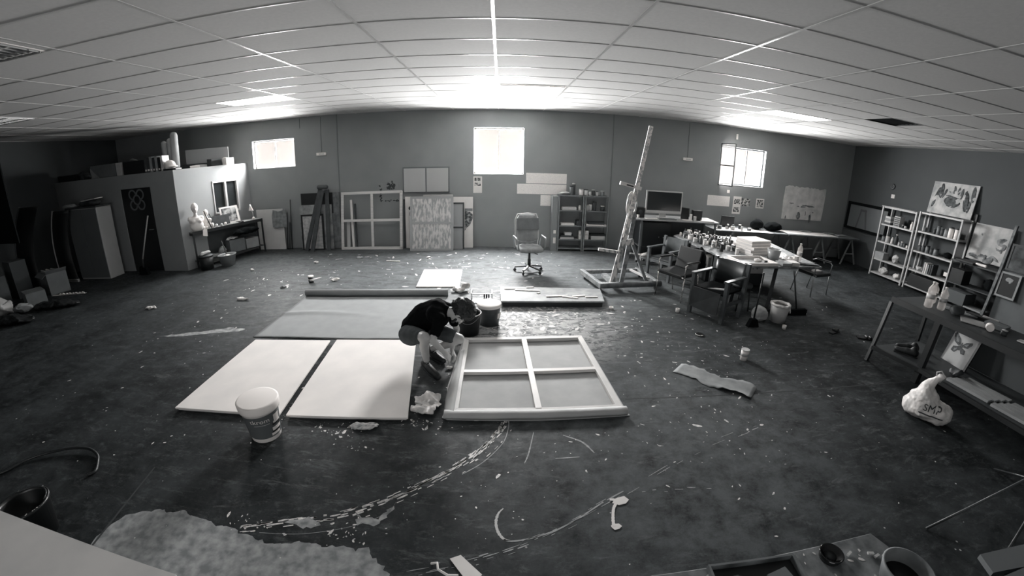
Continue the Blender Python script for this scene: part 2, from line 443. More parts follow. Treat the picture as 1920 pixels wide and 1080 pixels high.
# ---- office cubicle in the left corner
OZ = 2.29
OFFW = mat('office_front_wall', .28, .8, .05, 2)
OFFS = mat('office_side_wall', .30, .8, .04, 2)
dx0, dx1, dz = -8.90, -7.94, 1.97
struct(MB().box(XL, dx0, 7.92, 8.02, 0, OZ).box(dx1, -7.20, 7.92, 8.02, 0, OZ).box(dx0, dx1, 7.92, 8.02, dz, OZ).build('wall_office_front', OFFW))
A = Vector((-7.20, 7.92, 0)); Bp = Vector((-6.62, 10.06, 0)); sd = (Bp-A).normalized(); sn = Vector((sd.y, -sd.x, 0))
def side(u, w, z): return A+sd*u+sn*w+Vector((0,0,z))
LS = (Bp-A).length
def sbox(mb, u0, u1, w0, w1, z0, z1):
    return mb.hexa([side(u0,w0,z0), side(u0,w1,z0), side(u1,w1,z0), side(u1,w0,z0), side(u0,w0,z1), side(u0,w1,z1), side(u1,w1,z1), side(u1,w0,z1)])
wu0, wu1, wz0, wz1 = 1.02, 1.82, 1.12, 1.93
mb = MB(); sbox(mb, 0, wu0, -.1, 0, 0, OZ); sbox(mb, wu1, LS, -.1, 0, 0, OZ); sbox(mb, wu0, wu1, -.1, 0, 0, wz0); sbox(mb, wu0, wu1, -.1, 0, wz1, OZ)
struct(mb.build('wall_office_side', OFFS))
struct(MB().prism([(XL, 8.02), (-7.27, 8.02), (-6.72, 10.06), (XL, 10.06)], OZ-.06, OZ-.001).build('ceiling_office', OFFW))
o = MB(); t = .045
for (a, b, c_, d) in ((wu0, wu1, wz0, wz0+t), (wu0, wu1, wz1-t, wz1), (wu0, wu0+t*.7, wz0, wz1), (wu1-t, wu1, wz0, wz1), ((wu0+wu1)/2-t*.6, (wu0+wu1)/2+t*.6, wz0, wz1)):
    sbox(o, a, b, -.07, .015, c_, d)
wn = struct(o.build('window_4', mat('pale_frame', .5, .5)))
g = MB(); sbox(g, wu0, wu1, -.05, -.045, wz0, wz1); g.build('window_pane', mat('dark_glass', .03, .12), wn)
d = struct(MB().box(dx0+.01, dx1-.01, 7.935, 7.975, 0.01, dz-.005).build('door_1', mat('black_door', .012, .45)))
# pale ring flower painted on the door
fl = MB(); cx, cz = -8.42, 1.70
def ring(mb, x, z, r, w=.018, seg=28, a0=0, a1=2*PI):
    n = seg; vs = []; y0, y1 = 7.929, 7.936
    for i in range(n+1):
        t = a0+(a1-a0)*i/n
        for rr in (r-w, r+w):
            for y in (y0, y1): vs.append((x+rr*math.cos(t), y, z+rr*math.sin(t)))
    fs = []
    for i in range(n):
        b = i*4
        fs += [(b, b+2, b+6, b+4), (b+2, b+3, b+7, b+6), (b+1, b, b+4, b+5), (b+3, b+1, b+5, b+7)]
    mb.add(vs, fs)
for sx in (-1, 1):
    for sz in (-1, 1): ring(fl, cx+sx*.12, cz+sz*.12, .105, a0=math.atan2(sz, sx)-2.45, a1=math.atan2(sz, sx)+2.45)
ring(fl, cx, cz, .105)
fl.build('flower_emblem', mat('emblem_grey', .14, .7), d, weld=False)
MB().tube([(dx1-.1, 7.93, 1.0), (dx1-.1, 7.88, 1.0), (dx1-.2, 7.88, 1.0)], .01, 8).build('door_handle', STEELD, d)

# ---- floor joints and loose paint marks
JT = mat('floor_joint', .035, .8)
mb = MB()
jp = [(XL, 6.1), (-5.4, 6.5), (0, 6.62), (2.8, 6.42), (5.4, 6.1), (XR, 6.1)]
struct(MB().prism([(x, y-.008) for x, y in jp]+[(x, y+.008) for x, y in jp[::-1]], .0002, .0012).build('trim_4', JT))
struct(MB().prism([(-2.71, .9), (-2.69, .9), (-2.85, 2.1), (-2.865, 2.1)], .0002, .0012).build('trim_5', JT))
struct(MB().prism([(1.25, 3.385), (9.9, 3.1), (9.9, 3.115), (1.25, 3.40)], .0002, .0012).build('trim_6', JT))
MARK = mat('dried_white_paint', .55, .6, .2, 30, v2=.8)
MARK2 = mat('dried_grey_paint', .30, .7, .2, 20)
def stroke(mb, pts, w, dash=None, z=.0012, jit=.0, seed=1, taper=False):
    r = random.Random(seed); P = [Vector((x, y, 0)) for x, y in pts]
    # resample (Catmull)
    Q = []
    for i in range(len(P)-1):
        a, b, c, d = P[max(i-1,0)], P[i], P[i+1], P[min(i+2,len(P)-1)]
        for k in range(12):
            t = k/12; Q.append(.5*((2*b)+(c-a)*t+(2*a-5*b+4*c-d)*t*t+(3*b-a-3*c+d)*t**3))
    Q.append(P[-1]); i = 0; n = len(Q)
    while i < n-1:
        L = n-1 if dash is None else max(1, int(r.uniform(*dash[0])))
        j = min(n-1, i+L); seg = Q[i:j+1]; off = r.uniform(-jit, jit); ww = w*r.uniform(.5, 1.2) if dash else w
        vs = []
        for k, q in enumerate(seg):
            d = (seg[min(k+1, len(seg)-1)]-seg[max(k-1, 0)]).normalized(); nn = Vector((-d.y, d.x, 0))
            tw = ww*(.35+.65*math.sin(PI*(k+.5)/len(seg)))*r.uniform(.7, 1.15) if (dash or taper) else ww*r.uniform(.85, 1.1)
            for s_ in (-1, 1): vs.append(q+nn*(off+s_*tw/2)+Vector((0,0,z)))
        mb.add(vs, [(2*k, 2*k+1, 2*k+3, 2*k+2) for k in range(len(seg)-1)])
        i = j if dash is None else j+max(0, int(r.uniform(*dash[1])))
        if dash is None: break
arc = [(.05,3.10),(.04,3.0),(-.08,2.78),(-.28,2.51),(-.54,2.27),(-.81,2.06),(-1.09,1.90),(-1.37,1.80),(-1.75,1.66)]
mb = MB()
for k in range(5): stroke(mb, arc, .014, ((1,4),(0,3)), jit=.032, seed=k+3)
stroke(mb, arc[:6], .020, ((1,4),(0,1)), jit=.012, seed=31)
stroke(mb, [(x+.05, y-.05) for x, y in arc[1:7]], .009, ((1,3),(2,5)), jit=.035, seed=17)
tag(mb.build('paint_trail', MARK, weld=False), 'broken white paint wheel trail curving left over the dark floor', 'paint marks', kind='stuff')
mb = MB()
stroke(mb, [(.09,3.10),(.08,2.95),(.03,2.75),(-.12,2.52),(-.28,2.37)], .008)
stroke(mb, [(.74,2.06),(.55,1.93),(.38,1.83),(.2,1.765),(.08,1.745),(.03,1.76)], .012)
stroke(mb, [(-1.6,1.66),(-1.3,1.70),(-1.0,1.80),(-.8,1.92)], .004)
arc2 = [(2.42,2.78),(1.62,2.51),(.87,2.11),(.44,1.87),(.13,1.72),(-.12,1.62),(-.31,1.56),(-.55,1.49)]
stroke(mb, arc2, .010, ((1,4),(1,7)), jit=.03, seed=5); stroke(mb, arc2, .007, ((1,3),(2,6)), jit=.05, seed=9)
stroke(mb, arc2[2:], .008, ((3,9),(0,3)), jit=.02, seed=12)
stroke(mb, [(.95,2.12),(1.25,2.13),(1.6,2.08)], .008, ((1,3),(1,4)), jit=.02, seed=2)
stroke(mb, [(.3,2.9),(.24,2.62),(.2,2.5)], .012, taper=True); stroke(mb, [(.55,2.85),(.7,2.75),(.78,2.6)], .02, taper=True)
stroke(mb, [(.45,2.55),(.65,2.56)], .014, taper=True)
tag(mb.build('faint_paint_trail', MARK2, weld=False), 'faint grey paint trails curving right across the dark floor', 'paint marks', kind='stuff')
mb = MB(); stroke(mb, [(.03,2.03),(-.005,1.98),(-.02,1.90),(-.005,1.82),(.03,1.765),(.07,1.75)], .022, taper=True)
tag(mb.build('paint_hook', mat('hook_paint', .5, .7)), 'pale hook shaped paint line at the bottom centre floor', 'paint mark')
# splashes, each an irregular fleck
def fleck(mb, x, y, r, rr, z=.0014, ex=1.0, a=0):
    n = 7; ph = a
    vs = []
    for k in range(n):
        t = 2*PI*k/n; q = r*rr.uniform(.6, 1.15); px, py = q*math.cos(t)*ex, q*math.sin(t)
        vs.append((x+px*math.cos(ph)-py*math.sin(ph), y+px*math.sin(ph)+py*math.cos(ph), z))
    mb.add(vs, [tuple(range(n))])
mb = MB(); rr = random.Random(11)
def cluster(cx, cy, sx, sy, n, r0, r1, ex=1.6):
    for _ in range(n):
        x, y = rr.gauss(cx, sx), rr.gauss(cy, sy)
        if x < -5.9 or y > 9.6: continue
        fleck(mb, x, y, rr.uniform(r0, r1)*.85*rr.random()**2+.003, rr, ex=rr.uniform(1, ex), a=rr.uniform(0, 3))
cluster(-1.35, 2.86, .07, .06, 26, .006, .022); cluster(-1.6, 2.86, .04, .05, 16, .005, .02); cluster(-1.2, 2.7, .12, .08, 12, .003, .01)
cluster(-2.02, 3.7, .03, .5, 60, .004, .022); cluster(-.7, 3.0, .08, .05, 24, .004, .02, 3); cluster(-.45, 2.95, .08, .08, 7, .004, .014)
cluster(.3, 5.5, .35, .45, 300, .006, .05, 4); cluster(.75, 5.3, .5, .3, 60, .004, .03, 3); cluster(-.7, 6.75, .35, .15, 30, .01, .05, 3)
cluster(-.15, 2.0, .4, .35, 40, .003, .010); cluster(1.3, 2.6, .8, .4, 60, .003, .014, 3); cluster(2.0, 3.6, .8, .8, 60, .003, .014, 3)
cluster(-4.6, 6.9, .7, .4, 50, .008, .05, 4); cluster(-3, 7.4, 1.2, .7, 60, .006, .035, 3); cluster(.9, 8.2, 1.2, .7, 70, .008, .04, 3)
cluster(-1.5, 8.6, 1.5, .5, 110, .008, .045, 5); cluster(1.8, 4.2, 1.0, .8, 90, .004, .022, 4); cluster(3, 6, 1.6, .8, 120, .005, .03, 3); cluster(2.2, 5.0, .5, .5, 50, .004, .025, 3); cluster(-2.8, 2.3, 1.2, .8, 50, .003, .012, 2)
cluster(-5, 4.5, 1, 1, 60, .004, .025, 3); cluster(3.5, 3.5, 1.2, 1, 50, .004, .016, 3); cluster(-.6, 3.8, .12, .25, 20, .003, .014)
cluster(-1.0,1.75,.12,.05,30,.004,.018,3); cluster(-1.7,1.72,.12,.03,20,.004,.016,3)
tag(mb.build('paint_splashes', MARK, weld=False), 'white paint drops and splashes scattered over the whole floor', 'paint splashes', kind='stuff')
# worn pale patch, bottom left, with ragged edge
rr = random.Random(4)
edge = [(-2.78,1.38),(-2.72,1.60),(-2.56,1.66),(-2.46,1.71),(-2.38,1.69),(-2.27,1.74),(-2.18,1.70),(-2.05,1.70),(-1.95,1.66),(-1.86,1.67),(-1.74,1.63),(-1.6,1.61),(-1.5,1.59),(-1.40,1.61),(-1.29,1.63),(-1.22,1.64),(-1.12,1.62),(-1.0,1.645),(-.90,1.62),(-.83,1.65),(-.79,1.58),(-.70,1.52),(-.64,1.44),(-.6,1.3),(-.7,1.0),(-1.6,.7),(-2.69,.7)]
pl = []
for i, (x, y) in enumerate(edge):
    x2, y2 = edge[(i+1) % len(edge)]
    for k in range(4):
        t = k/4; pl.append((x+(x2-x)*t+rr.uniform(-.012, .012), y+(y2-y)*t+rr.uniform(-.012, .012)))
bm_ = MB().prism(pl, .0003, .0010)
tag(bm_.build('bare_concrete_patch', mat('bare_concrete', .22, .75, .2, 14, v2=.36, det=12, bump=.1)), 'large pale worn patch of bare concrete at the bottom left', 'floor patch')
mb = MB()
for pts in ([(-4.95,4.5),(-4.6,4.66),(-4.33,4.74),(-3.95,4.93),(-3.66,4.90),(-3.7,4.8),(-4.1,4.72),(-4.6,4.55)], [(-.98,1.93),(-.85,1.88),(-.78,1.95),(-.72,2.05),(-.76,1.92),(-.83,1.84),(-.95,1.83)], [(-1.45,1.78),(-1.3,1.84),(-1.2,1.8),(-1.3,1.73)]):
    pl = []
    for i, (x, y) in enumerate(pts):
        x2, y2 = pts[(i+1) % len(pts)]
        for k in range(4):
            t = k/4; pl.append((x+(x2-x)*t+rr.uniform(-.02, .02), y+(y2-y)*t+rr.uniform(-.015, .015)))
    mb.prism(pl, .0004, .0013)
tag(mb.build('paint_patches', mat('scuffed_paint', .2, .7, .3, 12, v2=.42, det=8)), 'pale scuffed paint patches left of the canvases and low centre', 'paint patches', kind='stuff')
# ================================================================ CENTRE OF THE FLOOR
def quad_board(mb, pts, z0, z1): return mb.prism([(p[0], p[1]) for p in pts], z0, z1)
o = thing('primed_panel', 'large white primed panel flat on the floor, the left one beside the tub', 'panel', (-2.7, 3.7, 0), group=None)
def local(pts, o): return [(x-o.location[0], y-o.location[1]) for x, y in pts]
quad_board(MB(), local([(-3.25, 2.88), (-2.06, 2.95), (-2.16, 4.57), (-3.23, 4.50)], o), .022, .04).build('painted_face', CANVAS, o, bevel=.003)
quad_board(MB(), local([(-3.23, 2.90), (-2.08, 2.97), (-2.18, 4.55), (-3.21, 4.48)], o), 0.0, .0215).build('frame', PINE, o)
o = thing('primed_panel', 'large white primed panel flat on the floor, directly left of the crouching person', 'panel', (-1.45, 3.8, 0))
quad_board(MB(), local([(-1.99, 2.95), (-.82, 3.03), (-1.04, 4.66), (-2.08, 4.60)], o), .022, .04).build('painted_face', CANVAS, o, bevel=.003)
quad_board(MB(), local([(-1.97, 2.97), (-.84, 3.05), (-1.06, 4.64), (-2.06, 4.58)], o), 0.0, .0215).build('frame', PINE, o)
# unrolled canvas with its roll
o = thing('canvas_roll', 'partly unrolled raw canvas lying on the floor behind the white panels', 'canvas', (-2.2, 5.5, 0))
pl = [(-3.36, 4.62)]
for i in range(1, 40): pl.append((-3.36+2.26*i/40, 4.635+.07*i/40+rnd.uniform(-.008, .006)))
pl += [(-1.08, 4.73), (-.85, 6.36), (-3.31, 6.28)]
sh = MB(); n = 36; vs = []
for j in range(n+1):
    for i in range(n+1):
        u, w = i/n, j/n
        x = (-3.36*(1-w)-3.31*w)*(1-u)+(-1.08*(1-w)-.85*w)*u; y = (4.64*(1-w)+6.28*w)*(1-u)+(4.73*(1-w)+6.36*w)*u
        if j == 0: y += rnd.uniform(-.008, .008)
        cr = .028*math.exp(-((w-.52+.06*u-.05*math.sin(u*5))/.035)**2)*max(0, 1-u*1.25)
        z = .004+.012*(.5+noise.noise(Vector((x*1.3, y*1.3, 0))))*.6+cr
        vs.append((x+2.2, y-5.5, z))
fs = [(j*(n+1)+i, j*(n+1)+i+1, (j+1)*(n+1)+i+1, (j+1)*(n+1)+i) for j in range(n) for i in range(n)]
s_ = MB().add(vs, fs, True).build('unrolled_sheet', RAWCANVAS, o); sl = s_.modifiers.new('t', 'SOLIDIFY'); sl.thickness = .002
MB().tube([(-3.32+2.2, 6.33-5.5, .062), (-2.2+2.2, 6.37-5.5, .06), (-.84+2.2, 6.42-5.5, .062)], [.058, .056, .06], 20).build('rolled_end', mat('canvas_roll_back', .30, .85, .05, 5), o)
# stretcher on its canvas
o = thing('stretcher_frame', 'pale wooden stretcher with cross bars, lying face down on raw canvas', 'canvas frame', (.33, 3.95, 0))
C4 = [Vector((-.44, 3.12, 0)), Vector((1.17, 3.16, 0)), Vector((1.05, 4.80, 0)), Vector((-.44, 4.72, 0))]
lo = Vector((.33, 3.95, 0)); off = lambda p, z: (p.x-lo.x, p.y-lo.y, z)
def edge_bar(a, b, name, w=.065):
    d = (b-a).normalized(); nn = Vector((-d.y, d.x, 0)); a2, b2 = a+nn*w, b+nn*w
    e = d*w
    return MB().prism([(q.x-lo.x, q.y-lo.y) for q in (a, b, b2-e, a2+e)], .012, .055).build(name, PINE, o, bevel=.004)
for i in range(4): edge_bar(C4[i], C4[(i+1) % 4], 'stretcher_bar')
m1, m2 = (C4[0]*.52+C4[3]*.48), (C4[1]*.52+C4[2]*.48); b1, b2 = (C4[0]*.50+C4[1]*.50), (C4[3]*.50+C4[2]*.50)
MB().beam(off(m1+Vector((.05,0,0)), .034), off(m2-Vector((.05,0,0)), .034), .06, .036).build('cross_bar', PINE2, o, bevel=.003)
MB().beam(off(b1+Vector((0,.05,0)), .040), off(b2-Vector((0,.05,0)), .040), .06, .036).build('cross_bar', PINE2, o, bevel=.003)
pl = [(-.52, 3.10), (-.47, 3.07), (.3, 3.065), (1.22, 3.10), (1.21, 3.14), (1.08, 4.83), (-.46, 4.755), (-.50, 4.1), (-.53, 3.6), (-.49, 3.3)]
MB().prism(local(pl, o), .001, .008).build('canvas_face', mat('canvas_back', .42, .85, .05, 5, bump=.1), o)
# excess canvas folded along the near and left edges
f = MB(); vs = []
n = 24
for i in range(n+1):
    t = i/n; x = -.50+1.70*t; y0 = 3.075+.035*t
    for (dy, z) in ((0, .006), (-.018, .035), (.0, .062), (.035, .066), (.075, .058)):
        vs.append((x-lo.x, y0+dy-lo.y, z+.004*noise.noise(Vector((x*4, dy*20, 0)))))
fs = [(i*5+k, (i+1)*5+k, (i+1)*5+k+1, i*5+k+1) for i in range(n) for k in range(4)]
f.add(vs, fs, True)
vs = []
for i in range(n+1):
    t = i/n; y = 3.08+1.3*t; w = .08*math.sin(PI*min(1, t*1.2+.05))**.5*(1-t*.7)
    for (dx, z) in ((-w-.02, .006), (-w*.6-.02, .035), (-.01, .06), (.03, .062)):
        vs.append((-.44+dx-lo.x, y-lo.y, z+.006*noise.noise(Vector((y*5, dx*20, 3)))))
f.add(vs, [(i*4+k, (i+1)*4+k, (i+1)*4+k+1, i*4+k+1) for i in range(n) for k in range(3)], True)
f.v += []
fo = f.build('folded_edge', mat('canvas_fold', .46, .85, .05, 5), o); m_ = fo.modifiers.new('t', 'SOLIDIFY'); m_.thickness = .002
o = MB().prism([(-.74, 7.93), (-.70, 6.85), (-1.46, 6.83), (-1.51, 7.92)], .001, .022)
o = o.build('white_board', CANVAS, bevel=.003); tag(o, 'small white board flat on the floor near the office chair', 'panel')
# long shallow box / slab with offcuts
o = thing('plank_box', 'long low board on dark base, scattered with white offcuts, right of the person', 'board', (.82, 6.25, 0))
MB().prism(local([(.05, 5.95), (1.60, 5.96), (1.66, 6.52), (.04, 6.60)], o), 0.0, .075).build('base', mat('dark_base', .025, .6), o)
MB().prism(local([(.02, 5.93), (1.62, 5.94), (1.69, 6.55), (.01, 6.64)], o), .0755, .10).build('top_board', mat('grey_board', .30, .7, .2, 6), o)
off_g = 'white offcuts on the long low board'
for k, (x, y, L, a) in enumerate([(.25, 6.5, .35, .05), (.45, 6.42, .4, -.1), (.62, 6.3, .06, 0.9), (.9, 6.15, .35, .12), (1.1, 6.1, .25, -.3), (1.25, 6.16, .22, .2), (1.45, 6.12, .2, .05), (.5, 6.58, .12, .2)]):
    ob = MB().cbox((0, 0, .008), (L, .035, .014)).jitter(.004, 9, k).build('canvas_offcut', WHITE); place(ob, (x, y, .1005), a)
    tag(ob, 'white offcut strip lying on the long low board', 'offcut', off_g)

# ---- paint tub with writing
def tub(name, label, loc, h, r0, r1, body, rz=0):
    o = thing(name, label, 'bucket', loc, rz)
    MB().lathe([(r0-.004, .0), (r0, .006), (r0+(r1-r0)*.8, h*.8), (r1, h*.82), (r1, h), (r1-.006, h), (r1-.008, h*.83), (r0-.006, .012), (0, .012)], seg=40).build('body', body, o)
    return o
TUBB = bpy.data.materials.new('tub_label'); 
o = tub('paint_tub', 'large white lidded paint tub with printed grey label, front left of the panels', (-2.07, 2.70, 0), .36, .135, .175, WHITE, .40)
MB().lathe([(.182, .300), (.186, .315), (.190, .372), (.184, .378), (.17, .380), (0, .381)], seg=40).build('lid', mat('tub_lid', .9, .6), o)
def wrap(mb, r0, r1, h, flat, eps):
    """flat: list of ((u,z) polys) wrapped on a cone of radius r0..r1 over height h; u = arc length"""
    pass
def cone_pt(u, z, r0=.135, r1=.168, h=.295, a0=0, e=.0025):
    r = r0+(r1-r0)*z/h+e; a = a0+u/.14
    return (r*math.sin(a), -r*math.cos(a), z)
az = math.atan2(2.13, 2.50)  # faces the room's near side
def patch(name, m, o, u0, u1, z0, z1, e, a0=.0, nseg=16, top=None):
    vs = []; 
    for i in range(nseg+1):
        u = u0+(u1-u0)*i/nseg
        for z in (z0, z1 if top is None else z0+(z1-z0)*top(i/nseg)): vs.append(cone_pt(u, z, a0=a0, e=e))
    return MB().add(vs, [(2*i, 2*i+2, 2*i+3, 2*i+1) for i in range(nseg)], True).build(name, m, o, weld=False)
A0 = .12
patch('label', mat('label_grey', .12, .5), o, -.23, .20, .045, .30, .002, A0, 30, top=lambda t: .86+.14*t)
patch('label_stripe', WHITE, o, .10, .16, .20, .262, .0035, A0); patch('label_stripe', BLACK, o, .08, .17, .16, .178, .004, A0)
patch('label_stripe', WHITE, o, .09, .165, .178, .20, .004, A0); patch('label_stripe', BLACK, o, .07, .16, .085, .105, .004, A0)
patch('label_stripe', WHITE, o, .075, .17, .105, .14, .0038, A0); patch('label_stripe', BLACK, o, .145, .19, .14, .16, .004, A0)
patch('label_stripe', WHITE, o, .06, .15, .06, .085, .0038, A0)
def cone_text(body, size, u, z, e, m, parent, a0):
    vs, fs = text_mesh(body, size)
    MB().add([cone_pt(u+x, z+y, a0=a0, e=e) for x, y, _ in vs], fs).build('lettering', m, parent, weld=False)
cone_text('tkrom', .060, -.01, .235, .004, WHITE, o, A0); patch('small_print', LIGHT, o, -.06, .06, .192, .198, .004, A0)
MB().tube([(.172*math.cos(t), .172*math.sin(t), .31-.03*abs(math.sin(t/2*2))) for t in [PI*k/16-.3 for k in range(17)]], .003, 6).build('handle', PLASTW, o)
# ---- black tub far left with hose
o = thing('black_bucket', 'open black builder bucket splashed with paint, bottom left beside the board', 'bucket', (-3.26, 1.30, 0))
MB().lathe([(.12, 0), (.165, .26), (.172, .265), (.172, .285), (.160, .285), (.155, .26), (.112, .015), (0, .015)], seg=36).build('body', mat('black_rubber', .010, .35), o)
MB().tube([(.155*math.cos(t), .155*math.sin(t), .288) for t in [PI*k/14 for k in range(2, 13)]], .005, 6).build('handle', BLACKM, o)
m_ = MB(); rr = random.Random(3)
for k in range(26):
    t = rr.uniform(0, 6.28); q = rr.uniform(.158, .172); fleck(m_, q*math.cos(t), q*math.sin(t), rr.uniform(.002, .007), rr, z=.2862)
for k in range(4):
    t = rr.uniform(-1.8, .2); vs = [(.150*math.cos(t+s_*.02)+.0*s_, .150*math.sin(t+s_*.02), .0) for s_ in (-1, 1)]
m_.build('paint_drips', MARK, o, weld=False)['kind'] = 'stuff'
o = MB().curve([(-4.6, 1.45, .012), (-4.3, 1.69, .012), (-4.18, 1.91, .02), (-3.95, 2.07, .03), (-3.71, 2.14, .03), (-3.53, 2.10, .02), (-3.42, 2.0, .015), (-3.37, 1.92, .012), (-3.40, 1.87, .012)], .013, 8).build('rubber_hose', BLACKM)
tag(o, 'thin black hose curving over the floor behind the black bucket', 'hose')
o = MB().prism([(-3.8,.95),(-2.13,.775),(-1.12,.70),(-.9,.3),(-3.8,.2)], .96, 1.0)
o = o.build('table_slab', mat('pale_table_board', .6, .6, .06, 4)); tag(o, 'pale grey table top corner at the bottom left, nearest the camera', 'table top')
def leg(x, y): return MB().box(x-.03, x+.03, y-.03, y+.03, 0, .958)
t = thing('trestle', 'trestle legs under the pale table top at the bottom left', 'trestle', (-2.6, .5, 0))
for x, y in ((-3.6, .75), (-1.4, .6), (-3.6, .3), (-1.4, .35)): leg(x+2.6, y-.5).build('leg', PINE, t)

# ---- buckets behind the person and things around
o = thing('black_pail', 'black paint pail directly behind the person\'s face', 'bucket', (-.40, 4.98, 0))
MB().lathe([(.13, 0), (.16, .27), (.165, .29), (.155, .29), (.15, .27), (.12, .02), (0, .02)], seg=32).build('body', BLACK, o)
MB().tube([(.165*math.cos(t), .165*math.sin(t), .29) for t in [2*PI*k/32 for k in range(32)]], .006, 6, close=True).build('rim', LIGHT, o)
MB().tube([(.165*math.cos(t), .165*math.sin(t), .29-.10*math.sin(t)**2) for t in [PI+PI*k/14 for k in range(15)]], .003, 6).build('handle', STEEL, o)
o = thing('paint_pail', 'white topped grey paint pail just right of the black pail', 'bucket', (-.14, 5.30, 0))
MB().lathe([(.13, 0), (.155, .26), (.16, .28), (.15, .28), (.145, .26), (.12, .02), (0, .02)], seg=32).build('body', mat('dark_label_tub', .05, .4, .2, 10), o)
MB().lathe([(.166, .262), (.168, .30), (.16, .306), (0, .306)], seg=32).build('lid', PLASTW, o)
patch('lettering', PAPER, o, .10, .15, .12, .2, .022, .0)
o = thing('wire_crate', 'small clear crate standing behind the buckets', 'crate', (-.28, 6.2, 0))
c_ = MB()
for x in (-.16, .16):
    for y in (-.10, .10): c_.box(x-.006, x+.006, y-.006, y+.006, 0, .16)
for z in (.005, .08, .155):
    c_.box(-.16, .16, -.106, -.096, z-.004, z+.004).box(-.16, .16, .096, .106, z-.004, z+.004).box(-.166, -.156, -.1, .1, z-.004, z+.004).box(.156, .166, -.1, .1, z-.004, z+.004)
c_.build('wire_frame', STEEL, o); MB().box(-.15, .15, -.09, .09, .002, .008).build('base', LIGHT, o)
for k in range(3): MB().cbox((.04+.035*k, 0, .07), (.02, .12, .12)).build('divider', CHAR, o)
o = blob('crumpled_rag', [('s', (0, 0, .03), (.12, .08, .035)), ('s', (.08, .04, .045), (.07, .06, .05)), ('s', (-.08, -.03, .03), (.06, .05, .04))], .012, PLASTB, warp=crumple(.05, 9, 2))
place(o, (-.66, 6.64, .025)); tag(o, 'crumpled pale rag behind the person\'s head beside the canvas roll', 'rag')
o = blob('cellophane_bag', [('s', (0, 0, .015), (.13, .18, .022)), ('s', (.04, .09, .02), (.09, .08, .03)), ('s', (-.04, -.1, .02), (.10, .07, .025))], .010, PLASTB, warp=crumple(.045, 11, 5))
place(o, (-.68, 3.27, .02)); tag(o, 'crumpled clear plastic lying between white panel and stretcher frame', 'plastic')
o = blob('plaster_scrap', [('s', (0, 0, .005), (.14, .05, .012)), ('s', (.08, .02, .006), (.06, .05, .012))], .008, mat('old_plaster', .35, .8, .3, 30, v2=.6), warp=crumple(.02, 14, 1))
place(o, (-1.20, 2.90, .012)); tag(o, 'grey scrap under the near edge of the right white panel', 'scrap')
# brown paper, curled
m_ = MB(); n = 20; k = 8; vs = []
A_, B_ = Vector((2.06, 3.98)), Vector((2.70, 3.32))
dd = (B_-A_).normalized(); nn = Vector((-dd.y, dd.x)); rr = random.Random(5)
ew = [rr.uniform(-.02, .02) for _ in range(n+1)]; ew2 = [rr.uniform(-.02, .02) for _ in range(n+1)]
for i in range(n+1):
    t = i/n; c_ = A_.lerp(B_, t)
    for j in range(k+1):
        w = (j/k-.5)*2; ww = .135+(ew[i] if w < 0 else ew2[i])*abs(w)+.03*math.sin(t*9)*w
        p_ = c_+nn*w*ww; vs.append((p_.x, p_.y, .006+.02*max(0, noise.noise(Vector((t*4, w*1.5, 1))))+.02*w*w*(t > .6)))
m_.add(vs, [(i*(k+1)+j, (i+1)*(k+1)+j, (i+1)*(k+1)+j+1, i*(k+1)+j+1) for i in range(n) for j in range(k)], True)
o = m_.build('wrapping_paper', mat('brown_paper', .27, .8, .15, 8)); m2 = o.modifiers.new('t', 'SOLIDIFY'); m2.thickness = .002; tag(o, 'torn strip of brown paper on the floor right of the stretcher frame', 'paper')
def cup(loc, label, r=.04, h=.12, m=None, cat='cup', name='paint_cup'):
    o = thing(name, label, cat, loc)
    MB().lathe([(r*.85, 0), (r, h), (r*.92, h), (r*.8, .01), (0, .01)], seg=20).build('body', m or PLASTW, o); return o
o = cup((3.03, 4.10, 0), 'white plastic cup standing alone on the floor beside brown paper', .052, .145)
MB().lathe([(.054, .0), (.054, .01)], seg=20).build('rim', LIGHT, o).location = (0, 0, .137)
MB().lathe([(.0485, 0), (.0505, .04)], seg=20).build('printed_band', mat('faint_band', .45, .5), o).location = (0, 0, .06)
o = cup((-3.57, 7.08, 0), 'small dark paint tin with white rim on the floor behind the roll', .055, .13, CHAR, 'tin', 'paint_tin')
MB().lathe([(.0575, 0), (.0575, .02), (.045, .02)], seg=20).build('rim', WHITE, o).location = (0, 0, .115)
MB().lathe([(.056, 0), (.056, .04)], seg=20).build('paper_label', JARM, o).location = (0, 0, .04)
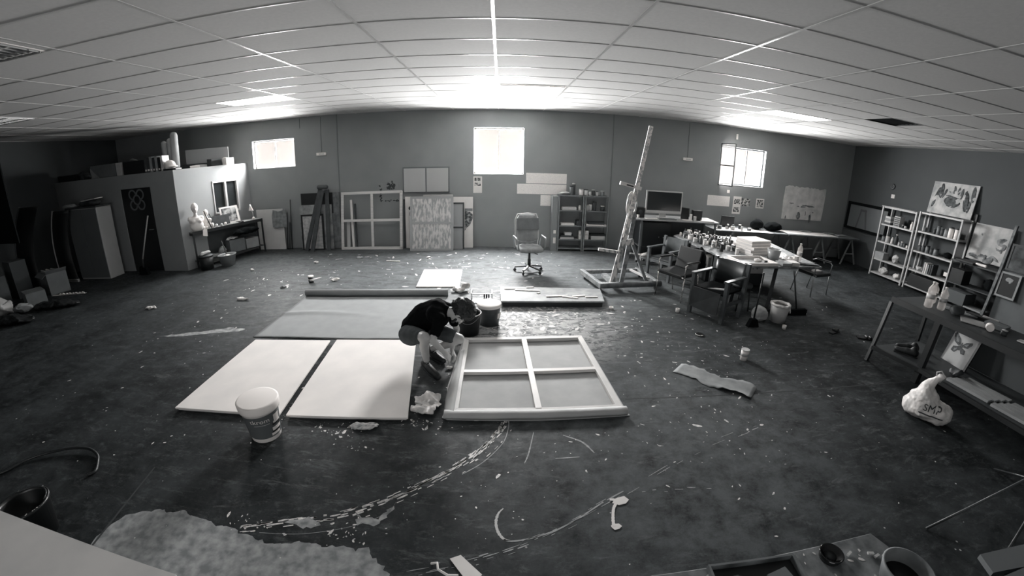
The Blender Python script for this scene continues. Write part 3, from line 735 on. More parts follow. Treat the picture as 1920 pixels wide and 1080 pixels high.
for i, (x, y, sx, sy, a, lab, nm, ct) in enumerate([
    (-3.11, 7.18, .10, .07, .4, 'white crumpled tissue on the floor right of the small tin', 'tissue', 'tissue'),
    (-4.45, 6.08, .16, .05, -.2, 'white torn paper scrap on the floor left of the canvas roll', 'paper_scrap', 'paper'),
    (-6.1, 5.55, .13, .06, .1, 'lone white paper scrap on the dark floor far left', 'paper_scrap', 'paper'),
    (-5.4, 7.9, .05, .05, .1, 'tiny pale scrap on the floor before the workbench tub', 'paper_scrap', 'paper'),
    (-4.0, 6.75, .07, .05, .1, 'grey rag scrap between tin and paper left of the roll', 'rag', 'rag'),
    (-1.6, 8.9, .07, .05, .1, 'tiny white scrap on floor before the scribbled canvas', 'paper_scrap', 'paper'),
    (-3.2, 8.9, .09, .07, .1, 'small grey crumple on floor before the open stretcher', 'rag', 'rag'),
    (-4.1, 8.5, .06, .05, .1, 'small pale crumple on floor before the chalkboard panels', 'paper_scrap', 'paper'),
    (2.76, 4.86, .045, .03, 0, 'flattened shiny tin lid on the dark floor before the wooden chair', 'tin_lid', 'lid'),
    (1.72, 5.86, .03, .03, 0, 'small white bottle cap on floor right of the low board', 'bottle_cap', 'cap'),
    (4.3, 4.98, .025, .03, 0, 'small white cup on floor before the white bin', 'cup', 'cup'),
    (2.78, 5.72, .03, .04, 0, 'tiny white pot on the floor left of the wooden chair leg', 'small_pot', 'pot')]):
    if ct in ('lid',):
        ob = MB().lathe([(.06, 0), (.06, .012), (.05, .014), (0, .006)], seg=20).build(nm, CHROME)
    elif ct in ('cap', 'cup', 'pot'):
        ob = MB().lathe([(.03, 0), (.034, .06 if ct != 'cap' else .035), (.028, .06 if ct != 'cap' else .035), (.026, .01), (0, .01)], seg=16).build(nm, PLASTW)
    else: ob = blob(nm, [('s', (0, 0, .02), (sx*.6, sy*.7, .022)), ('s', (sx*.45, sy*.2, .018), (sx*.5, sy*.5, .018)), ('s', (-sx*.4, -sy*.2, .02), (sx*.4, sy*.6, .02))], .008, PAPER if 'white' in lab or 'pale' in lab else MID, warp=crumple(.025, 14, i))
    place(ob, (x, y, .004), a); tag(ob, lab, ct)
o = MB().cbox((0, 0, .008), (.32, .035, .014)).build('wood_strip', WHITE); place(o, (-2.33, 8.62, .001), -.12); tag(o, 'thin white strip of wood on the floor before the open stretcher', 'strip')
# curled strips
m_ = MB(); stroke(m_, [(.79,2.075),(.84,2.06),(.80,1.99),(.775,1.9),(.765,1.83)], .022, z=.006); fleck(m_, .86, 2.06, .045, random.Random(2), z=.0055, ex=1.4); fleck(m_, .775, 1.825, .03, random.Random(6), z=.0052, ex=1.5)
o = m_.build('torn_tape', PAPER, weld=False); tag(o, 'white torn strip of tape on the floor, bottom right of centre', 'tape')
o = MB().prism([(-.30,1.60),(-.235,1.63),(-.10,1.49),(-.15,1.40),(-.2,1.46)], .004, .008).build('paper_strip', PAPER); tag(o, 'white paper strip pointing down at the bottom centre edge', 'paper')
o = MB().tube([(-.41,1.56,.004),(-.37,1.55,.03),(-.36,1.50,.035),(-.30,1.47,.02),(-.24,1.48,.006)], .008, 8).build('paper_curl', PAPER); tag(o, 'curled white paper sliver just left of the bottom centre strip', 'paper')

# ---- SMP carrier bag
o = thing('carrier_bag', 'full white plastic carrier bag with dark printed lettering on the floor', 'bag', (4.55, 2.58, 0), -.95)
b_ = blob('bag_body', [('s', (-.01, 0, .11), (.24, .19, .12)), ('s', (.10, -.02, .11), (.17, .17, .12)), ('s', (-.12, 0, .10), (.15, .15, .11)), ('c', (-.06, 0, .16), (-.07, .02, .34), .17, .075), ('c', (-.07, .02, .34), (-.02, .02, .46), .075, .03), ('s', (.02, .02, .48), (.05, .03, .035))], .012, mat('bag_plastic', .72, .45, .1, 12, bump=.25), o, warp=crumple(.016, 13, 8))
MB().tube([(-.02, .02, .44), (-.04, .02, .52), (.0, .02, .545), (.05, .02, .50), (.02, .02, .42)], .008, 6).build('bag_handle', mat('bag_plastic2', .55, .45), o)
vs, fs = text_mesh('SMP', .105)
from mathutils.bvhtree import BVHTree
bm = bmesh.new(); bm.from_mesh(b_.data); bvh = BVHTree.FromBMesh(bm)
def onbag(x, z):
    h = bvh.ray_cast(Vector((x, -1, z)), Vector((0, 1, 0)))
    if h[0] is None: h = bvh.find_nearest(Vector((x, -.2, z)))
    return h[0]+Vector((0, -.005, .001))
MB().add([onbag(.04+x, .175+y*.95) for x, y, _ in vs], fs).build('lettering', mat('print_ink', .04, .5), o, weld=False)
ul = []
for i in range(17):
    for dz in (0, -.013): ul.append(onbag(-.08+.25*i/16, .118+dz))
MB().add(ul, [(2*i, 2*i+2, 2*i+3, 2*i+1) for i in range(16)]).build('lettering', MATS['print_ink'], o, weld=False)
bm.free()

# ================================================================ OFFICE CHAIR
UPH = mat('grey_upholstery', .30, .85, .12, 9)
o = thing('office_chair', 'grey upholstered office armchair on castors, facing the camera', 'office chair', (.57, 7.88, 0), .18)
bk = blob('backrest', [('c', (-.17, .20, .62), (.17, .20, .62), .05, .05), ('c', (-.18, .22, .80), (.18, .22, .80), .05, .05), ('c', (-.17, .25, 1.00), (.17, .25, 1.00), .05, .05), ('c', (-.14, .26, 1.06), (.14, .26, 1.06), .045, .045), ('c', (-.17, .2, .62), (-.17, .25, 1.0), .05, .05), ('c', (.17, .2, .62), (.17, .25, 1.0), .05, .05), ('c', (0, .2, .6), (0, .25, 1.04), .055, .055), ('c', (-.09, .2, .6), (-.09, .25, 1.04), .055, .055), ('c', (.09, .2, .6), (.09, .25, 1.04), .055, .055)], .02, UPH, o, 4)
MB().add([(x*.222, .152+z_*.0+(.045 if k else 0)*1+(.0), .81+.22*k) for k in (0, 1) for x in (-1, 1) for z_ in (0,)], [(0, 1, 3, 2)]).build('headrest_panel', mat('darker_upholstery', .19, .85, .1, 9), o)
o.children[-1].modifiers.new('t', 'SOLIDIFY').thickness = .012
MB().tube([(-.22, .24, .46), (-.235, .25, .6), (-.235, .27, 1.0), (-.19, .28, 1.10), (0, .285, 1.115), (.19, .28, 1.10), (.235, .27, 1.0), (.235, .25, .6), (.22, .24, .46)], .012, 8).build('back_frame', LIGHT, o)
blob('seat', [('c', (-.18, -.18, .47), (.18, -.18, .47), .05, .05), ('c', (-.2, .0, .47), (.2, .0, .47), .055, .055), ('c', (-.19, .15, .47), (.19, .15, .47), .05, .05), ('c', (0, -.2, .47), (0, .18, .47), .055, .055), ('c', (-.1, -.2, .47), (-.1, .18, .47), .055, .055), ('c', (.1, -.2, .47), (.1, .18, .47), .055, .055), ('c', (-.19, -.18, .47), (-.19, .15, .47), .05, .05), ('c', (.19, -.18, .47), (.19, .15, .47), .05, .05)], .02, UPH, o, 4)
for s_ in (-1, 1):
    MB().tube([(s_*.25, .2, .44), (s_*.28, .2, .66), (s_*.285, .17, .69), (s_*.285, -.12, .69), (s_*.28, -.16, .67), (s_*.25, -.16, .47)], .016, 8).build('armrest', mat('arm_metal', .35, .3, metal=.7), o)
MB().tube([(0, 0, .12), (0, 0, .44)], .022, 12).tube([(0, 0, .12), (0, 0, .27)], .032, 12).box(-.1, .1, -.1, .1, .40, .425).build('gas_column', BLACKM, o)
MB().tube([(.04, -.03, .40), (.14, -.10, .37)], .008, 6).build('lever', BLACKM, o)
for k in range(5):
    a = 2*PI*k/5+.3; ca, sa = math.cos(a), math.sin(a)
    l_ = MB().beam((0, 0, .125), (.28*ca, .28*sa, .085), .04, .025).build('base_arm', BLACKM, o)
    MB().tube([(.28*ca-.012*sa, .28*sa+.012*ca, .03), (.28*ca+.012*sa, .28*sa-.012*ca, .03)], .029, 12).tube([(.28*ca, .28*sa, .04), (.28*ca, .28*sa, .09)], .008, 6).build('castor', BLACK, l_)

# ================================================================ STUDIO EASEL
EW = mat('easel_wood', .42, .55, .45, 22, v2=.7, stretch=(1, 1, .35), lo=.42, hi=.55)
EWD = mat('easel_dark_wood', .20, .55, .3, 12, v2=.34)
o = thing('studio_easel', 'tall paint splattered wooden studio easel leaning back to the right', 'easel', (2.15, 7.1, 0))
q = lambda x, y, z: (x-2.15, y-7.1, z)
MB().beam(q(1.55, 7.55, .12), q(1.74, 6.62, .12), .07, .09).build('base_rail', EWD, o, bevel=.006)
MB().beam(q(2.72, 7.74, .12), q(2.84, 6.80, .12), .07, .09).build('base_rail', EWD, o, bevel=.006)
MB().tube([q(1.72, 6.66, .12), q(2.3, 6.74, .12), q(2.90, 6.82, .12)], .052, 12).build('front_rail', mat('easel_rail', .13, .5, .3, 10), o)
MB().beam(q(1.60, 7.50, .12), q(2.74, 7.68, .12), .06, .07).build('base_rail', EWD, o)
MB().beam(q(1.95, 7.35, .115), q(2.0, 6.72, .115), .10, .06).build('base_rail', EWD, o)
for x, y in ((1.60, 7.45), (1.73, 6.70), (2.74, 7.60), (2.80, 6.84)): MB().tube([q(x-.015, y, .035), q(x+.015, y, .035)], .034, 12).tube([q(x, y, .03), q(x, y, .09)], .01, 6).build('castor', BLACKM, o)
B0, T0 = Vector(q(1.98, 6.85, .10)), Vector(q(2.50, 6.95, 2.86)); UPM = (0, -1, .1)
d_ = (T0-B0)
MB().beam(B0, B0+d_*.50, .10, .045, up=UPM).build('mast', EW, o, bevel=.004)
MB().beam(B0+d_*.30+Vector((.0, -.03, 0)), T0+Vector((0, -.03, 0)), .075, .03, up=UPM).build('mast_slide', mat('mast_pale', .55, .5, .3, 25, v2=.8, lo=.4, hi=.55), o, bevel=.003)
g_ = Vector((.13, 0, 0))
MB().beam(B0+g_+Vector((.05, .04, 0)), B0+d_*.45+Vector((.10, .06, 0)), .075, .05, up=UPM).build('second_post', EWD, o, bevel=.004)
MB().cbox(B0+d_*.30+Vector((.06, .0, -.08)), (.22, .10, .10), M=Matrix.Rotation(-.18, 3, 'Y')).build('mast_clamp', EW, o, bevel=.004)
MB().beam(q(1.68, 6.84, .72), q(2.12, 6.86, .66), .05, .05).build('tray_bar', EW, o, bevel=.003)
MB().beam(q(1.99, 6.86, 1.87), q(2.37, 6.86, 1.79), .06, .06).build('top_holder', mat('holder_white', .75, .5, .1, 20), o, bevel=.004)
MB().beam(q(2.10, 6.825, 1.845), q(2.22, 6.825, 1.82), .012, .02).build('holder_slot', BLACK, o)
tt = MB(); cW = B0+d_*.515+Vector((.0, .03, 0))
tt.tube([cW+Vector((.085*math.cos(t), 0, .20*math.sin(t)+.35*0)) @ Matrix.Rotation(.0, 3, 'Y') for t in [2*PI*k/28 for k in range(28)]], .017, 8, close=True)
w_ = tt.build('crank_wheel', EW, o)
MB().ell(cW+Vector((-.03, -.02, 0)), (.075, .03, .20), M=Matrix.Rotation(.19, 3, 'Y')).build('mast_joint', EW, o)
bl = Vector(q(2.66, 7.0, .13)); bt = Vector(q(2.22, 6.98, 1.02))
MB().beam(bl, bt, .05, .08, up=(0, 1, 0)).build('rear_strut', mat('strut_grey', .24, .55, .2, 10), o, bevel=.004)
MB().beam(q(2.30, 7.0, .62), q(2.52, 7.0, .60), .04, .02).build('cross_piece', EW, o)
for x, z in ((2.42, .50), (2.56, .52)): MB().tube([q(x, 6.92, z), q(x, 6.97, z)], .02, 8).build('bolt_knob', BLACKM, o)
MB().beam(q(2.55, 7.6, .15), q(2.70, 6.95, .17), .05, .03).build('brace', mat('pale_brace', .5, .5), o)
# ================================================================ CROUCHING PERSON
SKIN = mat('skin', .50, .5, .04, 12)
o = thing('person', 'person in black t-shirt crouching over the stretcher frame, hands at its edge', 'person', (-.8, 4.1, 0))
L0 = Vector((-.8, 4.1, 0))
def j(x, y, z): return Vector((x, y, z))-L0
hipN, kneeN, ankN = j(-.97, 4.12, .36), j(-.765, 3.83, .47), j(-.80, 4.02, .085)
hipF, kneeF, ankF = j(-.88, 4.36, .37), j(-.44, 4.16, .30), j(-.80, 4.30, .10)
pel, mid, chest, neck = j(-.93, 4.25, .40), j(-.83, 4.23, .55), j(-.68, 4.18, .62), j(-.55, 4.15, .63)
headc = j(-.42, 4.12, .625)
shN, elN, wrN = j(-.62, 3.98, .61), j(-.69, 3.86, .42), j(-.56, 3.93, .22)
shF, elF, wrF = j(-.55, 4.33, .58), j(-.49, 4.36, .33), j(-.53, 4.17, .16)
HR = Matrix.Rotation(.95, 3, 'Y') @ Matrix.Rotation(.0, 3, 'Z')   # head tipped forward and down
HR = Matrix.Rotation(1.42, 3, 'Y')
def hp(x, y, z): return headc + HR @ Vector((x, y, z))     # head frame: +x face, +z crown
def hand(w, d, up, side, s=1.0, curl=.6):
    """wrist w, pointing d, back of hand up; returns capsules incl. palm, 5 fingers"""
    d = Vector(d).normalized(); up = Vector(up); sdv = d.cross(up).normalized()*side; up = sdv.cross(d)*side
    pr = []; pc = w+d*.05*s
    for k in range(4):
        k0 = (k-1.5)*.021*s
        pr.append(('c', w+sdv*k0*.7, w+d*.085*s+sdv*k0, .015*s, .012*s))
        L = (.036, .042, .039, .029)[k]*s; b = w+d*.088*s+sdv*k0
        c1 = (d*math.cos(curl)-up*math.sin(curl)); c2 = (d*math.cos(curl*1.9)-up*math.sin(curl*1.9))
        e1 = b+c1*L+sdv*k0*.15; e2 = e1+c2*L*.75
        pr += [('c', b, e1, .0092*s, .0085*s), ('c', e1, e2, .0085*s, .0068*s)]
    tb = w+d*.022*s-sdv*.028*s; t1 = tb+(d*.7-sdv*.7-up*.3).normalized()*.04*s; t2 = t1+(d*.95-up*.35).normalized()*.032*s
    pr += [('c', tb, t1, .0125*s, .010*s), ('c', t1, t2, .010*s, .0075*s)]
    return pr
prims = [('c', hipN, kneeN, .082, .056), ('s', kneeN, (.056, .058, .056)), ('c', kneeN+Vector((0, .0, -.02)), kneeN.lerp(ankN, .4)+Vector((-.015, .02, 0)), .050, .054), ('c', kneeN.lerp(ankN, .4)+Vector((-.015, .02, 0)), ankN, .054, .034),
         ('c', hipF, kneeF, .082, .056), ('s', kneeF, (.056, .058, .056)), ('c', kneeF, kneeF.lerp(ankF, .4)+Vector((0, .02, -.02)), .050, .052), ('c', kneeF.lerp(ankF, .4)+Vector((0, .02, -.02)), ankF, .052, .034),
         ('c', hipN, hipF, .10, .10), ('c', pel, mid, .125, .125), ('c', mid, chest, .125, .12), ('c', chest+Vector((0, -.1, 0)), chest+Vector((0, .1, 0)), .09, .09),
         ('c', chest, neck, .09, .055), ('c', neck+Vector((-.03, 0, 0)), headc+Vector((-.02, 0, .01)), .055, .055),
         ('c', shN, elN, .046, .038), ('c', elN, wrN, .038, .024), ('c', shF, elF, .046, .038), ('c', elF, wrF, .038, .024),
         ('c', chest+Vector((0, -.1, 0)), shN, .07, .055), ('c', chest+Vector((0, .1, 0)), shF, .07, .055),
         # head: cranium, jaw, nose, ears, brow
         ('s', hp(-.01, 0, .03), (.098, .076, .092), HR), ('s', hp(.03, 0, -.035), (.062, .056, .075), HR), ('s', hp(.06, 0, -.085), (.026, .028, .022), HR),
         ('c', hp(.088, 0, .012), hp(.112, 0, -.028), .009, .013), ('c', hp(.084, -.035, .022), hp(.084, .035, .022), .012, .012),
         ('s', hp(-.005, -.079, -.01), (.020, .010, .030), HR), ('s', hp(-.005, .079, -.01), (.020, .010, .030), HR),
         # feet
         ('c', ankN+Vector((-.02, .02, -.045)), j(-.66, 3.80, .03), .036, .028), ('c', ankF+Vector((-.02, .0, -.06)), j(-.64, 4.16, .03), .036, .028)]
prims += hand(wrN, (.30, .45, -.75), (.6, -.3, .3), 1, 1.0, .55) + hand(wrF, (.35, -.45, -.6), (.5, .3, .6), -1, 1.0, .6)
body = blob('body', prims, .0065, SKIN, o, smooth=3)
# face details
for s_ in (-1, 1):
    e = MB().ell(hp(.083, s_*.031, .003), (.013, .013, .013)).build('eye', mat('eye_white', .7, .2), body)
    MB().ell(hp(.094, s_*.031, .002), (.005, .006, .006)).build('iris', BLACK, body)
    MB().tube([hp(.096, s_*.018, .026), hp(.094, s_*.034, .031), hp(.082, s_*.052, .024)], .005, 6).build('eyebrow', mat('hair_dark', .02, .6), body)
MB().tube([hp(.088, -.022, -.055), hp(.097, 0, -.053), hp(.088, .022, -.055)], .005, 6).build('mouth', mat('lips', .2, .5), body)
# hair and beard
HAIR = mat('dark_hair', .018, .55, .4, 40, bump=.5)
blob('hair', [('s', hp(-.045, 0, .05), (.125, .108, .115), HR), ('s', hp(-.10, -.02, .03), (.07, .08, .09), HR), ('s', hp(-.02, .0, .13), (.09, .08, .05), HR), ('s', hp(-.12, 0, -.02), (.045, .05, .05), HR), ('s', hp(-.075, 0, .0), (.055, .075, .08), HR), ('s', hp(.03, 0, .10), (.06, .07, .035), HR), ('s', hp(-.04, -.05, .02), (.06, .05, .07), HR), ('s', hp(-.04, .05, .02), (.06, .05, .07), HR), ('s', hp(.065, .0, .085), (.028, .055, .03), HR),
              ('s', hp(-.09, .01, .09), (.05, .05, .05), HR), ('s', hp(.0, -.02, .12), (.06, .05, .03), HR)], .009, HAIR, o, smooth=2, warp=crumple(.018, 24, 1))
blob('beard', [('c', hp(.045, -.052, -.05), hp(.078, -.02, -.092), .016, .018), ('c', hp(.045, .052, -.05), hp(.078, .02, -.092), .016, .018), ('c', hp(.078, -.02, -.092), hp(.078, .02, -.092), .020, .020), ('c', hp(.095, -.02, -.045), hp(.095, .02, -.045), .006, .006)], .007, HAIR, o, smooth=2)
# t-shirt: torso and short sleeves, open at neck
TS = mat('black_tshirt', .006, .95, spec=.04, bump=.15, scale=14)
blob('t_shirt', [('c', pel+Vector((-.03, 0, -.01)), mid, .150, .142), ('c', mid, chest, .142, .135), ('s', pel+Vector((-.06, 0, -.01)), (.12, .16, .11)), ('c', chest+Vector((0, -.11, 0)), chest+Vector((0, .11, 0)), .105, .105), ('c', chest, neck+Vector((-.04, 0, 0)), .10, .075),
                 ('c', chest+Vector((0, -.11, 0)), shN, .09, .07), ('c', chest+Vector((0, .11, 0)), shF, .09, .07), ('c', shN, shN.lerp(elN, .62), .066, .058), ('c', shF, shF.lerp(elF, .6), .066, .062), ('c', mid+Vector((.05, 0, -.06)), chest+Vector((.04, 0, -.08)), .11, .10), ('s', pel+Vector((-.10, -.03, -.05)), (.06, .11, .05))], .010, TS, o, smooth=4, warp=crumple(.012, 9, 4))
SHORTS = mat('grey_shorts', .075, .9, .15, 8, bump=.15, spec=.1)
blob('shorts', [('c', hipN+Vector((-.03, 0, 0)), hipN.lerp(kneeN, .72), .115, .078), ('c', hipF+Vector((-.02, 0, 0)), hipF.lerp(kneeF, .80), .112, .080), ('c', hipN, hipF, .12, .12), ('s', pel+Vector((-.05, 0, -.06)), (.11, .16, .09))], .010, SHORTS, o, smooth=4, warp=crumple(.01, 9, 6))
SHOE = mat('dark_shoe', .018, .6, .3, 12)
for ank, toe, nm in ((ankN, j(-.64, 3.775, .0), 'shoe'), (ankF, j(-.63, 4.14, .0), 'shoe')):
    hl = Vector((ank.x-.035, ank.y+.035, 0)); dv = (toe-hl).normalized()
    hl = hl; 
    sh = blob(nm, [('c', hl+Vector((0, 0, .045)), hl+dv*.12+Vector((0, 0, .045)), .040, .044), ('c', hl+dv*.12+Vector((0, 0, .044)), toe+Vector((0, 0, .036)), .046, .033), ('c', hl+dv*.02+Vector((0, 0, .05)), ank+Vector((0, 0, .0)), .040, .042)], .009, SHOE, o, smooth=3)
    nv = Vector((-dv.y, dv.x, 0))
    s2 = MB(); pts = []
    for t, w in ((-.03, .03), (.03, .042), (.12, .046), (.2, .048), (.27, .035), (.295, .0)): pts.append((hl+dv*t+nv*w))
    for t, w in ((.27, -.035), (.2, -.048), (.12, -.042), (.03, -.040), (-.03, -.03)): pts.append((hl+dv*t+nv*w))
    s2.prism([(p.x, p.y) for p in pts], .002, .018).build('sole', mat('shoe_sole', .05, .6), sh)
    l_ = MB()
    for k in range(4):
        c_ = hl+dv*(.10+.028*k)+Vector((0, 0, .092-.008*k)); l_.tube([c_-nv*.022, c_+Vector((0, 0, .004)), c_+nv*.022], .004, 6)
    l_.build('laces', mat('laces_grey', .3, .6), sh)
# wristband / small white paper they hold
ob = blob('folded_tissue', [('s', (0, 0, .0), (.035, .02, .014)), ('s', (.02, .01, .004), (.02, .02, .012))], .005, PAPER, warp=crumple(.012, 25, 3))
place(ob, (-.55, 4.02, .016)); tag(ob, 'small white tissue on the floor under the person\'s hands', 'tissue')
# ================================================================ LEFT SIDE
o = thing('cupboard', 'tall narrow metal cupboard with dark front, left of the black door', 'cupboard', (-9.38, 7.42, 0), .05)
MB().box(-.64, .30, -.14, .30, 0, 1.66).build('carcass', mat('cupboard_side', .42, .7, .04, 3), o, bevel=.004)
MB().box(-.64, -.17, -.158, -.142, .04, 1.64).build('door', mat('cupboard_front', .13, .7, .05, 3), o)
MB().box(-.165, .30, -.158, -.142, .04, 1.64).build('door', MATS['cupboard_front'], o)
MB().box(-.21, -.19, -.175, -.16, .8, .92).build('handle', STEELD, o.children[-2])
MB().box(-.66, .32, -.17, .32, 1.662, 1.70).build('top_board', CHAR, o)
def scrap_on(name, label, cat, loc, s, m, rz=0, seed=1, amp=.03):
    ob = blob(name, [('s', (0, 0, s[2]*.5), (s[0]*.5, s[1]*.5, s[2]*.5)), ('s', (s[0]*.25, s[1]*.1, s[2]*.4), (s[0]*.3, s[1]*.35, s[2]*.4)), ('s', (-s[0]*.28, -s[1]*.1, s[2]*.35), (s[0]*.28, s[1]*.3, s[2]*.35))], max(.008, min(s)*.12), m, warp=crumple(amp, 7, seed))
    place(ob, loc, rz); tag(ob, label, cat); return ob
scrap_on('folded_blanket', 'dark folded cloth lying on top of the tall cupboard', 'cloth', (-9.35, 7.40, 1.70), (.6, .3, .16), CHAR, seed=3)
scrap_on('paper_pile', 'pale crumpled papers hanging over the left edge of the cupboard top', 'paper', (-9.98, 7.32, 1.69), (.4, .25, .10), MID, seed=5)
o = MB().cbox((0, 0, .012), (.42, .25, .02)).jitter(.01, 5, 2).build('pale_sheet', LIGHT); place(o, (-9.15, 7.30, 1.862), .1); o.location.z = 1.80; tag(o, 'pale sheet on the dark cloth on top of the cupboard', 'sheet'); o.location.z=1.835; o.rotation_euler=(0, -.08, .1)
# broom against office wall
o = thing('broom', 'broom with pale handle and dark head leaning beside the black door', 'broom', (-8.28, 7.62, 0))
MB().tube([(.02, .0, .36), (.20, .24, 1.33)], .016, 8).build('pale_handle', LIGHT, o); MB().tube([(.0, -.02, .10), (.02, 0, .37)], .018, 8).build('socket', BLACK, o)
MB().prism([(-.16, .0), (.14, .0), (.10, .16), (-.10, .2)], -.04, .04, lambda x, y, z: (x, z, y)).build('bristles', BLACKC, o)
# bowed screens behind the cupboard
def bow(name, label, x0, y0, h, w, lean, m_rim, seed):
    o = thing(name, label, 'screen', (x0, y0, 0)); n = 22; vs = []; rim = []
    for i in range(n+1):
        t = i/n; z = h*t; bx = -lean*math.sin(PI*.5*(1-t))**0 * (1-math.cos(PI*.5*t))*0 + lean*(t**2.2) - .10*math.sin(PI*t*.8)
        rim.append(Vector((bx, 0, z+.01)))
        for yy, xx in ((0, bx), (.02, bx+w)): vs.append((xx, yy, z+.01))
    MB().add(vs, [(2*i, 2*i+1, 2*i+3, 2*i+2) for i in range(n)], True).build('dark_panel', BLACK, o)
    sl = o.children[-1].modifiers.new('t', 'SOLIDIFY'); sl.thickness = .02
    MB().tube(rim, .03, 8).build('curved_rim', m_rim, o); MB().box(0, w, -.03, .02, .0, .07).build('bottom_rail', m_rim, o)
    return o
bow('bowed_screen', 'dark bowed screen with a pale curved edge beside the cupboard', -10.45, 7.05, 1.66, .55, .28, LIGHT, 1)
bow('bowed_screen', 'second dark bowed screen with dull rim, further left', -11.0, 6.45, 1.85, .62, .62, mat('dull_rim', .14, .6), 2)
o = MB().box(-10.4, -8.33, 4.98, 5.0, 1.36, 3.32).build('black_cloth_banner', BLACKC); tag(o, 'black cloth banner hanging from the ceiling at the far left edge', 'banner')
def carton(name, label, loc, s, m, rz=0, flaps=True, tape=True):
    o = thing(name, label, 'box', loc, rz); x, y, z = s[0]/2, s[1]/2, s[2]; b = MB(); t = .008
    b.box(-x, x, -y, y, 0, .01).box(-x, x, -y, -y+t, 0, z).box(-x, x, y-t, y, 0, z).box(-x, -x+t, -y+t, y-t, 0, z).box(x-t, x, -y+t, y-t, 0, z)
    b.build('body', m, o)
    if flaps:
        f = MB(); f.beam((-x, 0, z), (-x-.10, 0, z-.06), 2*y, .006, up=(0, 0, 1)).build('flap', m, o); MB().beam((0, -y, z), (0, -y-.09, z-.07), 2*x, .006).build('flap', m, o)
        MB().beam((x, 0, z), (x+.07, 0, z+.08), 2*y, .006).build('flap', m, o)
    else: MB().box(-x, x, -y, y, z, z+.006).build('lid', m, o)
    return o
carton('cardboard_box', 'open cardboard box full of folders left of the bowed screen', (-9.75, 6.35, 0), (.5, .42, .46), CARD, -.3)
for k in range(3):
    ob = MB().cbox((0, 0, .20), (.30, .03, .26)).build('folder', [CARDL, PAPER, CARDL][k]); place(ob, (-9.82+.05*k, 6.26+.08*k, .012), -.3); ob.rotation_euler = (.15, 0, -.3); ob.location.z = .31 - .0
    ob.scale.z = .85; tag(ob, ['front pale folder standing in the open cardboard box', 'white folder between the others in the cardboard box', 'rear pale folder in the open cardboard box'][k], 'folder', 'folders in the cardboard box')
    ob.location.z = .012+.22
carton('cardboard_box', 'dark cardboard box at the back behind the folder box', (-10.42, 6.0, 0), (.38, .32, .80), mat('dark_carton', .07, .85), -.2, False)
carton('cardboard_box', 'cardboard box with pale lid, further left against the heap', (-10.3, 5.40, 0), (.55, .42, .62), mat('dim_carton', .09, .8, .1), -.4, False)
carton('cardboard_box', 'low cardboard box with a white label in front of the heap', (-9.42, 5.62, 0), (.46, .36, .27), CARD, -.4, False)
o = MB().cbox((0, 0, 0), (.18, .004, .10)).build('white_label', PAPER); tag(o, 'white label card stuck on the low cardboard box', 'card'); place(o, (-9.345, 5.443, .14), -.4)
scrap_on('cloth_bundle', 'pale grey cloth bundle on the floor at the left edge', 'cloth', (-9.55, 4.98, .02), (.55, .36, .30), LIGHT, .3, 7, .06)
scrap_on('grey_sack', 'grey crumpled sack between the boxes and the pale bundle', 'sack', (-9.05, 5.12, .02), (.32, .22, .18), MID, .3, 9, .05)
scrap_on('dark_sack', 'black plastic sack lying flat on the floor by the heap', 'sack', (-8.55, 5.45, .01), (.95, .34, .12), BLACK, .25, 4, .04)
scrap_on('dark_sack', 'black sack nearest the camera at the left edge heap', 'sack', (-8.70, 4.68, .01), (.9, .4, .12), BLACK, .1, 6, .04)
m_ = MB()
o = thing('chain_strip', 'strip of pale bubble wrap on the floor before the cupboard', 'wrapping', (-9.05, 6.2, .0), .25)
for k in range(12): m_.ell((-.30+.055*k, .02*math.sin(k*2.1), .02), (.026, .026, .018), 8, 5)
m_.box(-.5, .34, -.03, .03, 0, .008); m_.build('wrap', PAPER, o)
# ---- things on the office roof
RZ = OZ+.002
def rbox(name, label, cat, x0, x1, y, d, h, m, z=RZ, rz=0, group=None):
    ob = MB().box(-(x1-x0)/2, (x1-x0)/2, -d/2, d/2, 0, h).build(name, m, bevel=.004); place(ob, ((x0+x1)/2, y, z), rz); tag(ob, label, cat, group); return ob
rbox('long_case', 'long flat black case at the left end of the office roof', 'case', -11.15, -10.45, 8.12, .22, .15, BLACK)
scrap_on('plastic_wrap', 'dull crumpled plastic on the roof beside the long black case', 'plastic', (-10.22, 8.12, RZ), (.40, .22, .20), CHAR, .0, 11, .07)
b_ = thing('flat_box', 'pale cardboard box with a folded corner on the office roof', 'box', (-9.55, 8.22, RZ), -.03)
MB().box(-.48, .42, -.12, .12, 0, .30).build('body', CARD, b_, bevel=.005); MB().prism([(-.48, .0), (-.18, .0), (-.48, .24)], -.13, -.121, lambda x, y, z: (x, z, y)).build('torn_flap', CARDL, b_)
rbox('small_carton', 'small pale carton with bright top at the right end of the roof box', 'carton', -9.10, -8.93, 8.13, .1, .30, LIGHT)
rbox('black_case', 'large black case on the office roof above the door', 'case', -8.88, -8.15, 8.24, .3, .30, BLACK)
o = MB().tube([(-.15, 0, .0), (-.05, 0, .05), (.1, .0, .0), (-.12, 0, .03)], .006, 6).build('wire_coil', LIGHT); place(o, (-8.6, 8.2, RZ+.31)); tag(o, 'pale wire coil on top of the large black case', 'wire')
bg = 'binders standing on the office roof'
